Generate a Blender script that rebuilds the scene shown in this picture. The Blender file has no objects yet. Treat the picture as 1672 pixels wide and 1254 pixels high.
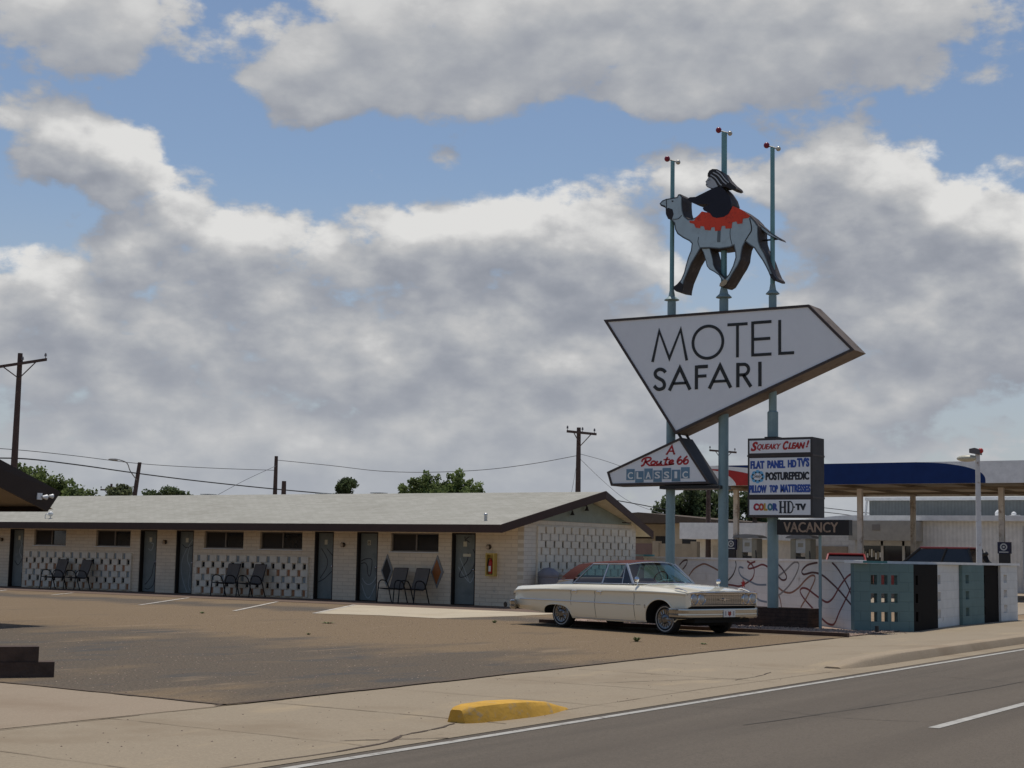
import bpy, bmesh, math, random
from mathutils import Vector, Matrix, Quaternion
R = math.radians
scene = bpy.context.scene
col = scene.collection
rnd = random.Random(7)

# ------------------------------------------------------------------ camera
EYE = 1.43
def setup_camera():
    yaw, p, r = R(33.0426), R(6.3969), R(1.0437)
    f = Vector((math.cos(yaw)*math.cos(p), math.sin(yaw)*math.cos(p), math.sin(p)))
    right = Vector((math.sin(yaw), -math.cos(yaw), 0)); up = right.cross(f)
    rr = right*math.cos(r) + up*math.sin(r); uu = -right*math.sin(r) + up*math.cos(r)
    cd = bpy.data.cameras.new("camera"); cam = bpy.data.objects.new("camera", cd); col.objects.link(cam)
    m = Matrix.Identity(4)
    for i in range(3):
        m[i][0], m[i][1], m[i][2] = rr[i], uu[i], -f[i]
    m[2][3] = EYE
    cam.matrix_world = m
    cd.sensor_width = 36; cd.lens = 36*2479.3/1672
    cd.clip_start = .1; cd.clip_end = 6000
    scene.camera = cam
setup_camera()
scene.view_settings.view_transform = 'Standard'
scene.view_settings.look = 'None'
scene.view_settings.gamma = 1
scene.view_settings.use_curve_mapping = False
scene.view_settings.exposure = -0.30
SUN_AZ, SUN_EL = 40, 75          # azimuth from +X towards +Y

# ------------------------------------------------------------------ sky
# cumulus laid out by compass direction: azimuth, elevation, half widths (degrees), weight
CLOUDS = [(50.4,18.9,4.3,1.75,1.2),(50.8,15.2,2.2,.9,1.0),(47.9,14.2,2.1,1.3,1.05),(51.2,13.8,2.4,1.1,.8),(47.6,12.5,1.8,1.2,.8),(47.2,19.8,1.6,.9,.5),
 (38.9,18.6,3.9,2.2,1.1),(31.8,19.4,5.8,2.4,1.2),(24.7,19.3,6.9,2.3,1.2),(18.6,19.6,5.2,2.1,1.05),(41.6,17.4,2.0,1.3,.9),(41.0,15.9,1.5,.75,.55),(36,17.1,3.6,1.1,.8),(27,17.2,4,.9,.6),
 (35.7,14.6,1.0,.5,.62),(44.9,11.4,3.4,1.9,1.1),(38.6,11.2,4.4,1.9,1.1),(32.8,11.6,3.7,2.1,1.15),(29.3,11.3,2.4,1.6,1),
 (49.6,8.9,4.2,2.5,.9),(46.3,12.9,1.4,.9,.7),(21.5,13.8,3.0,2.2,1.25),(16.8,12.9,3.6,2.1,1.1),(26.9,14.2,2.4,1.0,.85),(15.7,10.2,4.8,2.4,1.1),
 (43.1,6.7,11,3.2,1),(31.5,6.2,9,3.2,1),(19,7.1,8,3.2,1),(33.8,1.8,30,2.9,.9)]
def setup_world():
    w = bpy.data.worlds.new("World"); scene.world = w; w.use_nodes = True
    nt = w.node_tree; nt.nodes.clear()
    def tools(N, L):
        def mth(op, a, b=None, c=None):
            n = N.new('ShaderNodeMath'); n.operation = op
            for i, v in enumerate((a, b, c)):
                if v is None: continue
                if isinstance(v, (int, float)): n.inputs[i].default_value = v
                else: L.new(v, n.inputs[i])
            return n.outputs[0]
        def vec(op, a, b):
            n = N.new('ShaderNodeVectorMath'); n.operation = op
            for i, v in enumerate((a, b)):
                if isinstance(v, tuple): n.inputs[i].default_value = v
                else: L.new(v, n.inputs[i])
            return n
        def noise(v, detail, rough):
            n = N.new('ShaderNodeTexNoise'); n.inputs['Scale'].default_value = 1
            n.inputs['Detail'].default_value = detail; n.inputs['Roughness'].default_value = rough
            L.new(v, n.inputs['Vector']); return n
        return mth, vec, noise
    def density_group(name, detail, rough, amp):
        g = bpy.data.node_groups.new(name, 'ShaderNodeTree')
        g.interface.new_socket("Vector", in_out='INPUT', socket_type='NodeSocketVector')
        g.interface.new_socket("Density", in_out='OUTPUT', socket_type='NodeSocketFloat')
        N, L = g.nodes, g.links; mth, vec, noise = tools(N, L)
        gi, go = N.new('NodeGroupInput'), N.new('NodeGroupOutput'); uv = gi.outputs[0]   # (azimuth, elevation) in degrees
        wn = noise(vec('MULTIPLY', uv, (.17,.27,0)).outputs[0], min(detail,4), .55)
        wv = vec('MULTIPLY', vec('SUBTRACT', wn.outputs['Color'], (.5,.5,.5)).outputs[0], (3.4,2.2,0)).outputs[0]
        uw = vec('ADD', uv, wv).outputs[0]; tot = None
        for a, e, ra, re, k in CLOUDS:
            d = vec('MULTIPLY', vec('SUBTRACT', uw, (a,e,0)).outputs[0], (1/ra,1/re,0)).outputs[0]
            t = mth('MULTIPLY', mth('POWER', 2.718, mth('MULTIPLY', vec('DOT_PRODUCT', d, d).outputs['Value'], -1.0)), k)
            tot = t if tot is None else mth('ADD', tot, t)
        tot = mth('MINIMUM', tot, mth('MULTIPLY_ADD', tot, .25, .8))
        n1 = noise(vec('MULTIPLY', uv, (.27,.44,0)).outputs[0], detail, rough)
        n2 = noise(vec('ADD', vec('MULTIPLY', uv, (.055,.17,0)).outputs[0], (3.1,1.7,0)).outputs[0], 3, .5)
        den = mth('MULTIPLY_ADD', mth('SUBTRACT', n1.outputs['Fac'], .5), amp, tot)
        def puffs(sx, sy, k):
            vo = N.new('ShaderNodeTexVoronoi'); vo.feature = 'F1'; vo.inputs['Scale'].default_value = 1; vo.inputs['Detail'].default_value = 2 if detail > 5 else 0; vo.inputs['Roughness'].default_value = .5
            L.new(vec('MULTIPLY', uw2, (sx,sy,0)).outputs[0], vo.inputs['Vector']); return mth('MULTIPLY', mth('SUBTRACT', .42, vo.outputs['Distance']), k)
        uw2 = vec('ADD', uv, vec('MULTIPLY', wv, (.35,.35,0)).outputs[0]).outputs[0]
        den = mth('ADD', den, puffs(.60,.90,.42))
        den = mth('MULTIPLY_ADD', mth('SUBTRACT', n2.outputs['Fac'], .5), 1.1, den)
        L.new(mth('SUBTRACT', den, .36), go.inputs[0]); return g
    ga = density_group('cloud_shape', 10, .64, 1.85); gb = density_group('cloud_mass', 5, .50, 1.4)
    N2, L2 = nt.nodes, nt.links; M, V, NO = tools(N2, L2)
    tc = N2.new('ShaderNodeTexCoord')
    sp = N2.new('ShaderNodeSeparateXYZ'); L2.new(tc.outputs['Generated'], sp.inputs[0])
    az = M('MULTIPLY', M('ARCTAN2', sp.outputs[1], sp.outputs[0]), 57.2958)
    el = M('MULTIPLY', M('ARCSINE', sp.outputs[2]), 57.2958)
    def dens(g, de, da=0):
        c = N2.new('ShaderNodeCombineXYZ'); L2.new(M('ADD', az, da), c.inputs[0]); L2.new(M('ADD', el, de), c.inputs[1])
        gn = N2.new('ShaderNodeGroup'); gn.node_tree = g; L2.new(c.outputs[0], gn.inputs[0]); return gn.outputs[0]
    d0, b0, b1 = dens(ga,0), dens(gb,0), dens(gb,1.5,-.4)
    def mr(v, a, b, c, d, smooth=True):
        n = N2.new('ShaderNodeMapRange'); n.interpolation_type = 'SMOOTHSTEP' if smooth else 'LINEAR'
        L2.new(v, n.inputs[0])
        for i, x in enumerate((a,b,c,d)): n.inputs[i+1].default_value = x
        return n.outputs[0]
    alpha = mr(d0, -.09, .29, 0, 1)
    slope = M('ADD', M('SUBTRACT', b0, b1), M('MULTIPLY', M('SUBTRACT', d0, b0), .62))
    lit = mr(slope, -.90, .95, 0, 1)
    lit = M('SUBTRACT', lit, M('MULTIPLY', mr(b0, .25, 1.2, 0, 1), .10))   # thick middles go grey
    keep = M('MULTIPLY', mr(el, 2, 10.5, .62, 1), mr(el, 14.5, 18, 1, .62))                                            # far clouds lose contrast in the air
    lit = M('ADD', M('MULTIPLY', lit, keep), M('MULTIPLY', M('SUBTRACT', 1.0, keep), .53))
    ramp = N2.new('ShaderNodeValToRGB'); L2.new(lit, ramp.inputs[0])
    cr = ramp.color_ramp
    cr.elements[0].position = .0; cr.elements[0].color = (.315,.342,.402,1)
    cr.elements[1].position = .88; cr.elements[1].color = (.90,.895,.88,1)
    for p, c in ((.25,(.41,.434,.487,1)),(.46,(.515,.534,.567,1)),(.64,(.63,.636,.648,1))): e = cr.elements.new(p); e.color = c
    sky = N2.new('ShaderNodeTexSky'); sky.sky_type = 'NISHITA'; sky.sun_disc = False
    sky.sun_elevation = R(SUN_EL); sky.sun_rotation = R(90-SUN_AZ)
    sky.air_density = 1.0; sky.dust_density = .6; sky.ozone_density = 1.6
    sc = N2.new('ShaderNodeMix'); sc.data_type = 'RGBA'; sc.blend_type = 'MULTIPLY'; sc.inputs[0].default_value = 1
    L2.new(sky.outputs[0], sc.inputs[6]); sc.inputs[7].default_value = (.112,.110,.110,1)
    hz = N2.new('ShaderNodeMix'); hz.data_type = 'RGBA'                       # thin milky veil towards the horizon
    L2.new(mr(el, 2, 15, .70, 0), hz.inputs[0]); L2.new(sc.outputs[2], hz.inputs[6]); hz.inputs[7].default_value = (.50,.53,.58,1)
    mx = N2.new('ShaderNodeMix'); mx.data_type = 'RGBA'
    L2.new(alpha, mx.inputs[0]); L2.new(hz.outputs[2], mx.inputs[6]); 
    hc = N2.new('ShaderNodeMix'); hc.data_type = 'RGBA'; L2.new(mr(el, 0, 7, .45, 0), hc.inputs[0]); L2.new(ramp.outputs[0], hc.inputs[6]); hc.inputs[7].default_value = (.57,.61,.665,1)
    L2.new(hc.outputs[2], mx.inputs[7])
    bg = N2.new('ShaderNodeBackground'); bg.inputs[1].default_value = 1.0
    L2.new(mx.outputs[2], bg.inputs[0])
    out = N2.new('ShaderNodeOutputWorld'); L2.new(bg.outputs[0], out.inputs[0])
    w.cycles.sampling_method = 'MANUAL'; w.cycles.sample_map_resolution = 512
setup_world()
sd = Vector((math.cos(R(SUN_EL))*math.cos(R(SUN_AZ)), math.cos(R(SUN_EL))*math.sin(R(SUN_AZ)), math.sin(R(SUN_EL))))
sl = bpy.data.lights.new("sun", 'SUN'); sl.energy = 3.8; sl.angle = R(1.2); sl.color = (1,.95,.87)
so = bpy.data.objects.new("sun", sl); col.objects.link(so); so.rotation_mode = 'QUATERNION'
so.rotation_quaternion = sd.to_track_quat('Z', 'Y'); so.location = (0,0,60)

# ------------------------------------------------------------------ materials
MATS = {}
def mat(name, c, rough=.7, metal=0, var=.12, scale=3.0, bump=0, bscale=40, spec=.4, build=None, coat=0):
    if name in MATS: return MATS[name]
    m = bpy.data.materials.new(name); m.use_nodes = True; nt = m.node_tree
    b = nt.nodes['Principled BSDF']
    b.inputs['Roughness'].default_value = rough; b.inputs['Metallic'].default_value = metal
    b.inputs['Specular IOR Level'].default_value = spec; b.inputs['Coat Weight'].default_value = coat
    tc = nt.nodes.new('ShaderNodeTexCoord')
    n = nt.nodes.new('ShaderNodeTexNoise'); n.inputs['Scale'].default_value = scale; n.inputs['Detail'].default_value = 8; n.inputs['Roughness'].default_value = .65
    nt.links.new(tc.outputs['Object'], n.inputs['Vector'])
    r = nt.nodes.new('ShaderNodeValToRGB'); nt.links.new(n.outputs['Fac'], r.inputs[0])
    r.color_ramp.elements[0].position = .3; r.color_ramp.elements[1].position = .7
    r.color_ramp.elements[0].color = (*[x*(1-var) for x in c],1); r.color_ramp.elements[1].color = (*[min(1,x*(1+var)) for x in c],1)
    colout = r.outputs[0]
    if build: colout = build(nt, tc, colout, b) or colout
    nt.links.new(colout, b.inputs['Base Color'])
    if bump:
        n2 = nt.nodes.new('ShaderNodeTexNoise'); n2.inputs['Scale'].default_value = bscale; n2.inputs['Detail'].default_value = 6
        nt.links.new(tc.outputs['Object'], n2.inputs['Vector'])
        bp = nt.nodes.new('ShaderNodeBump'); bp.inputs['Strength'].default_value = bump; bp.inputs['Distance'].default_value = .02
        nt.links.new(n2.outputs['Fac'], bp.inputs['Height'])
        if b.inputs['Normal'].is_linked:
            nt.links.new(b.inputs['Normal'].links[0].from_socket, bp.inputs['Normal'])
        nt.links.new(bp.outputs[0], b.inputs['Normal'])
    MATS[name] = m; return m
def nd(nt, t, **k):
    n = nt.nodes.new('ShaderNode'+t)
    for a, v in k.items():
        if a in ('op','operation'): n.operation = v
        else: n.inputs[a.replace('_',' ')].default_value = v
    return n
def mixc(nt, fac, a, bcol, mode='MIX'):
    n = nt.nodes.new('ShaderNodeMix'); n.data_type = 'RGBA'; n.blend_type = mode
    if isinstance(fac, (int,float)): n.inputs[0].default_value = fac
    else: nt.links.new(fac, n.inputs[0])
    for i, v in ((6,a),(7,bcol)):
        if isinstance(v, tuple): n.inputs[i].default_value = (*v,1)
        else: nt.links.new(v, n.inputs[i])
    return n.outputs[2]
def rampf(nt, v, p0, p1):
    n = nt.nodes.new('ShaderNodeMapRange'); n.interpolation_type = 'SMOOTHSTEP'
    nt.links.new(v, n.inputs[0]); n.inputs[1].default_value = p0; n.inputs[2].default_value = p1
    return n.outputs[0]
def noi(nt, tc, scale, detail=6, rough=.6, stretch=None):
    n = nd(nt, 'TexNoise', Scale=scale, Detail=detail, Roughness=rough)
    if stretch:
        mp = nt.nodes.new('ShaderNodeMapping'); mp.inputs['Scale'].default_value = stretch[0]
        mp.inputs['Rotation'].default_value = (0,0,R(stretch[1]))
        nt.links.new(tc.outputs['Object'], mp.inputs[0]); nt.links.new(mp.outputs[0], n.inputs['Vector'])
    else: nt.links.new(tc.outputs['Object'], n.inputs['Vector'])
    return n.outputs['Fac']
def brickwork(axis, bw, bh, mortar_c, off=.5, amt=.6, grime=True):
    def f(nt, tc, c, b):
        s = nt.nodes.new('ShaderNodeSeparateXYZ'); nt.links.new(tc.outputs['Object'], s.inputs[0])
        cb = nt.nodes.new('ShaderNodeCombineXYZ'); nt.links.new(s.outputs[axis], cb.inputs[0]); nt.links.new(s.outputs[2], cb.inputs[1])
        br = nt.nodes.new('ShaderNodeTexBrick'); br.inputs['Scale'].default_value = 1; br.offset = off
        br.inputs['Brick Width'].default_value = bw; br.inputs['Row Height'].default_value = bh
        br.inputs['Mortar Size'].default_value = .009; br.inputs['Mortar Smooth'].default_value = .4
        br.inputs['Color1'].default_value = (1,1,1,1); br.inputs['Color2'].default_value = (.86,.86,.86,1); br.inputs['Mortar'].default_value = (*mortar_c,1)
        nt.links.new(cb.outputs[0], br.inputs['Vector'])
        o = mixc(nt, amt, c, br.outputs['Color'], 'MULTIPLY')
        bp = nd(nt, 'Bump', Strength=.5, Distance=.01); bp.invert = True
        nt.links.new(br.outputs['Fac'], bp.inputs['Height']); nt.links.new(bp.outputs[0], b.inputs['Normal'])
        if grime:   # splash-back dirt with its own ragged outline
            k = noi(nt, tc, 1.7, 8, .7)
            o = mixc(nt, rampf(nt, k, .60, .80), o, (.36,.33,.28))
        return o
    return f

def m_lot():
    def f(nt, tc, c, b):
        fine = noi(nt, tc, 55, 8, .75); speck = noi(nt, tc, 190, 3, .6)
        o = mixc(nt, rampf(nt, fine, .38, .66), (.140,.098,.057), (.262,.189,.116))
        o = mixc(nt, rampf(nt, noi(nt, tc, 34, 4, .8), .40, .64), o, mixc(nt, rampf(nt, noi(nt, tc, 27, 3, .7), .35, .65), (.125,.088,.052), (.30,.220,.136)))
        o = mixc(nt, rampf(nt, speck, .62, .72), o, (.38,.30,.22))
        o = mixc(nt, rampf(nt, noi(nt, tc, 150, 3, .6), .62, .74), o, (.07,.052,.04))
        # exposed dark asphalt swept by cars, lying along the sidewalk and through the middle
        s = nt.nodes.new('ShaderNodeSeparateXYZ'); nt.links.new(tc.outputs['Object'], s.inputs[0])
        big = noi(nt, tc, .33, 9, .62, ((1,2.2,1),-25))
        def band(a, ka, kb, w):   # distance from a line ka*x+kb*y=a
            m1 = nd(nt, 'Math', op='MULTIPLY'); nt.links.new(s.outputs[0], m1.inputs[0]); m1.inputs[1].default_value = ka
            m2 = nd(nt, 'Math', op='MULTIPLY_ADD'); nt.links.new(s.outputs[1], m2.inputs[0]); m2.inputs[1].default_value = kb; nt.links.new(m1.outputs[0], m2.inputs[2])
            m3 = nd(nt, 'Math', op='SUBTRACT'); nt.links.new(m2.outputs[0], m3.inputs[0]); m3.inputs[1].default_value = a
            m4 = nd(nt, 'Math', op='ABSOLUTE'); nt.links.new(m3.outputs[0], m4.inputs[0])
            m5 = nt.nodes.new('ShaderNodeMapRange'); nt.links.new(m4.outputs[0], m5.inputs[0]); m5.inputs[1].default_value = 0; m5.inputs[2].default_value = w; m5.inputs[3].default_value = .46; m5.inputs[4].default_value = 0
            return m5.outputs[0]
        a1 = band(14.2, 1.0, -.02, 7.0); a2 = band(28.5, 1.0, -.02, 2.0)
        ad = nd(nt, 'Math', op='MAXIMUM'); nt.links.new(a1, ad.inputs[0]); nt.links.new(a2, ad.inputs[1])
        sm = nd(nt, 'Math', op='ADD'); nt.links.new(big, sm.inputs[0]); nt.links.new(ad.outputs[0], sm.inputs[1])
        dark = mixc(nt, rampf(nt, noi(nt, tc, 32, 4, .8), .36, .66), (.074,.060,.046), (.175,.138,.100))
        dark = mixc(nt, rampf(nt, noi(nt, tc, .5, 7, .65, ((1,2.6,1),70)), .50, .68), dark, (.085,.079,.072))
        o = mixc(nt, rampf(nt, sm.outputs[0], .58, .84), o, dark)
        o = mixc(nt, rampf(nt, noi(nt, tc, .9, 6, .6, ((.35,2.2,1),20)), .60, .72), o, (.25,.185,.12))
        return o
    return mat('lot_gravel_asphalt', (.2,.15,.1), .93, bump=.7, bscale=45, spec=.15, build=f)
def m_conc(name='sidewalk_concrete', c=(.318,.257,.180), jx=1.52, joints=True):
    def f(nt, tc, cc, b):
        o = mixc(nt, rampf(nt, noi(nt, tc, 70, 6, .7), .3, .7), tuple(x*.86 for x in c), tuple(x*1.1 for x in c))
        o = mixc(nt, rampf(nt, noi(nt, tc, 40, 4, .75), .36, .66), o, tuple(x*.85 for x in c))
        o = mixc(nt, rampf(nt, noi(nt, tc, .6, 7, .65), .48, .72), o, tuple(x*y for x, y in zip(c,(.78,.75,.72))))
        o = mixc(nt, rampf(nt, noi(nt, tc, .9, 6, .6, ((.5,1.6,1),10)), .55, .75), o, tuple(x*y for x, y in zip(c,(1.14,1.10,1.02))))
        o = mixc(nt, rampf(nt, noi(nt, tc, 9, 3, .5), .70, .76), o, tuple(x*.6 for x in c))
        return o
    return mat(name, c, .9, bump=.3, bscale=90, spec=.2, build=f)
def m_road():
    def f(nt, tc, cc, b):
        o = mixc(nt, rampf(nt, noi(nt, tc, 110, 5, .75), .3, .7), (.074,.060,.045), (.165,.136,.104))
        o = mixc(nt, rampf(nt, noi(nt, tc, 38, 4, .8), .38, .66), o, (.15,.123,.094))
        o = mixc(nt, rampf(nt, noi(nt, tc, .5, 6, .6, ((.12,1.6,1),0)), .42, .75), o, (.082,.068,.053))
        o = mixc(nt, rampf(nt, noi(nt, tc, 260, 2, .5), .64, .75), o, (.25,.21,.17))
        s = nt.nodes.new('ShaderNodeSeparateXYZ'); nt.links.new(tc.outputs['Object'], s.inputs[0])
        sn = nd(nt, 'Math', op='MULTIPLY'); nt.links.new(s.outputs[1], sn.inputs[0]); sn.inputs[1].default_value = 3.49
        sw = nd(nt, 'Math', op='SINE'); nt.links.new(sn.outputs[0], sw.inputs[0]); ml = nd(nt, 'Math', op='MULTIPLY'); nt.links.new(sw.outputs[0], ml.inputs[0]); nt.links.new(noi(nt, tc, .8, 5, .6, ((.2,1.5,1),0)), ml.inputs[1])
        o = mixc(nt, .4, o, mixc(nt, rampf(nt, ml.outputs[0], .12, .6), o, (.090,.073,.056)))
        return o
    return mat('road_asphalt', (.11,.09,.075), .88, bump=.5, bscale=160, spec=.25, build=f)
def m_roof():
    def f(nt, tc, cc, b):
        o = mixc(nt, rampf(nt, noi(nt, tc, 60, 5, .7), .3, .7), (.32,.305,.265), (.46,.445,.39))
        o = mixc(nt, rampf(nt, noi(nt, tc, 1.0, 7, .6, ((1.2,.35,1),0)), .42, .85), o, (.34,.325,.28))
        s = nt.nodes.new('ShaderNodeSeparateXYZ'); nt.links.new(tc.outputs['Object'], s.inputs[0])
        cb = nt.nodes.new('ShaderNodeCombineXYZ'); nt.links.new(s.outputs[1], cb.inputs[0]); nt.links.new(s.outputs[0], cb.inputs[1])
        br = nt.nodes.new('ShaderNodeTexBrick'); br.inputs['Scale'].default_value = 1; br.inputs['Brick Width'].default_value = .3; br.inputs['Row Height'].default_value = .14
        br.inputs['Mortar Size'].default_value = .006; br.inputs['Color1'].default_value = (1,1,1,1); br.inputs['Color2'].default_value = (.82,.82,.8,1); br.inputs['Mortar'].default_value = (.6,.6,.58,1)
        nt.links.new(cb.outputs[0], br.inputs['Vector'])
        return mixc(nt, .8, o, br.outputs['Color'], 'MULTIPLY')
    return mat('pale_shingle', (.5,.48,.44), .95, spec=.1, build=f)
def m_worn(name, c, under, amt=(.62,.74), rough=.65, scale=5, **k):
    def f(nt, tc, cc, b):
        return mixc(nt, rampf(nt, noi(nt, tc, scale, 9, .72), *amt), cc, under)
    return mat(name, c, rough, build=f, **k)
def m_glass(name, tint, rough=.02, dens=.75):
    if name in MATS: return MATS[name]
    m = bpy.data.materials.new(name); m.use_nodes = True; nt = m.node_tree; nt.nodes.clear()
    o = nt.nodes.new('ShaderNodeOutputMaterial'); t = nt.nodes.new('ShaderNodeBsdfTransparent'); t.inputs[0].default_value = (*tint,1)
    gl = nt.nodes.new('ShaderNodeBsdfGlossy'); gl.inputs['Roughness'].default_value = rough; gl.inputs[0].default_value = (.9,.95,.95,1)
    ge = nt.nodes.new('ShaderNodeNewGeometry'); dp = nt.nodes.new('ShaderNodeVectorMath'); dp.operation = 'DOT_PRODUCT'; nt.links.new(ge.outputs['Normal'], dp.inputs[0]); nt.links.new(ge.outputs['Incoming'], dp.inputs[1])
    ab = nd(nt, 'Math', op='ABSOLUTE'); nt.links.new(dp.outputs['Value'], ab.inputs[0]); sb = nd(nt, 'Math', op='SUBTRACT'); sb.inputs[0].default_value = 1; nt.links.new(ab.outputs[0], sb.inputs[1])
    pw = nd(nt, 'Math', op='POWER'); nt.links.new(sb.outputs[0], pw.inputs[0]); pw.inputs[1].default_value = 5
    ma = nt.nodes.new('ShaderNodeMath'); ma.operation = 'MULTIPLY_ADD'; nt.links.new(pw.outputs[0], ma.inputs[0]); ma.inputs[1].default_value = .92; ma.inputs[2].default_value = .08
    mx = nt.nodes.new('ShaderNodeMixShader'); nt.links.new(ma.outputs[0], mx.inputs[0]); nt.links.new(t.outputs[0], mx.inputs[1]); nt.links.new(gl.outputs[0], mx.inputs[2])
    nt.links.new(mx.outputs[0], o.inputs[0]); MATS[name] = m; return m

WHITE_BLOCK_Y = mat('painted_block_front_bounce', (.77,.655,.495), .8, var=.06, scale=2, bump=.25, bscale=60, build=brickwork(1,.406,.108,(.60,.55,.47)))  # cream block paint, with warm ground bounce tinted into the front colour
WHITE_BLOCK_X = mat('painted_block_gable', (.75,.68,.56), .8, var=.06, scale=2, bump=.25, bscale=60, build=brickwork(0,.406,.108,(.60,.55,.47)))
RELIEF = mat('painted_relief_block', (.76,.69,.56), .8, var=.10, scale=4, bump=.25, bscale=60)
REC_GREY = mat('recess_grey', (.30,.34,.35), .8); REC_BLACK = mat('recess_black', (.012,.012,.012), .8); REC_ORANGE = mat('recess_orange', (.42,.20,.10), .8)
REC_BROWN = mat('recess_brown', (.40,.29,.19), .8)
FASCIA = m_worn('brown_fascia', (.052,.026,.018), (.085,.05,.038), (.62,.8), .6, 3)
SIDING = mat('grey_green_siding', (.27,.31,.265), .8)
SOFFIT = mat('cream_soffit', (.74,.63,.44), .8)
ROOF = m_roof()
DOORM = m_worn('grey_blue_door', (.205,.225,.21), (.13,.145,.14), (.5,.75), .65, 2.5, spec=.2)
DARKFR = mat('dark_frame', (.022,.016,.013), .6)
ALU = mat('window_aluminium', (.22,.19,.16), .5, .3)
WINGLASS = mat('window_glass_dark', (.018,.02,.024), .06, spec=.6, var=.3, scale=1)
SCREEN = mat('insect_screen', (.035,.030,.026), .8)
BLACKP = mat('black_paint', (.014,.013,.013), .45)
WHITEP = mat('white_paint', (.72,.71,.68), .55)
CREAMP = mat('cream_plaque', (.62,.57,.42), .6)
CHROME = mat('chrome', (.70,.70,.70), .09, 1.0, var=.04)
STEELBLUE = m_worn('blue_grey_pole', (.235,.33,.335), (.16,.14,.12), (.63,.76), .5, 6)
STEELTEAL = m_worn('teal_pole', (.17,.34,.35), (.17,.16,.14), (.6,.74), .5, 6)
SIGNWHITE = m_worn('sign_face_white', (.77,.78,.79), (.73,.735,.74), (.5,.8), .35, 1.2, var=.025)
SIGNFRAME = m_worn('sign_frame_brown', (.055,.042,.038), (.13,.085,.055), (.55,.75), .6, 5)
SIGNSIDE = m_worn('rusty_sign_side', (.145,.112,.088), (.07,.04,.025), (.5,.7), .7, 4)
BOXGREY = m_worn('sign_box_grey', (.070,.066,.066), (.10,.08,.07), (.6,.8), .75, 3, spec=.15)
LETTER = mat('letter_black', (.018,.018,.018), .4)

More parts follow.
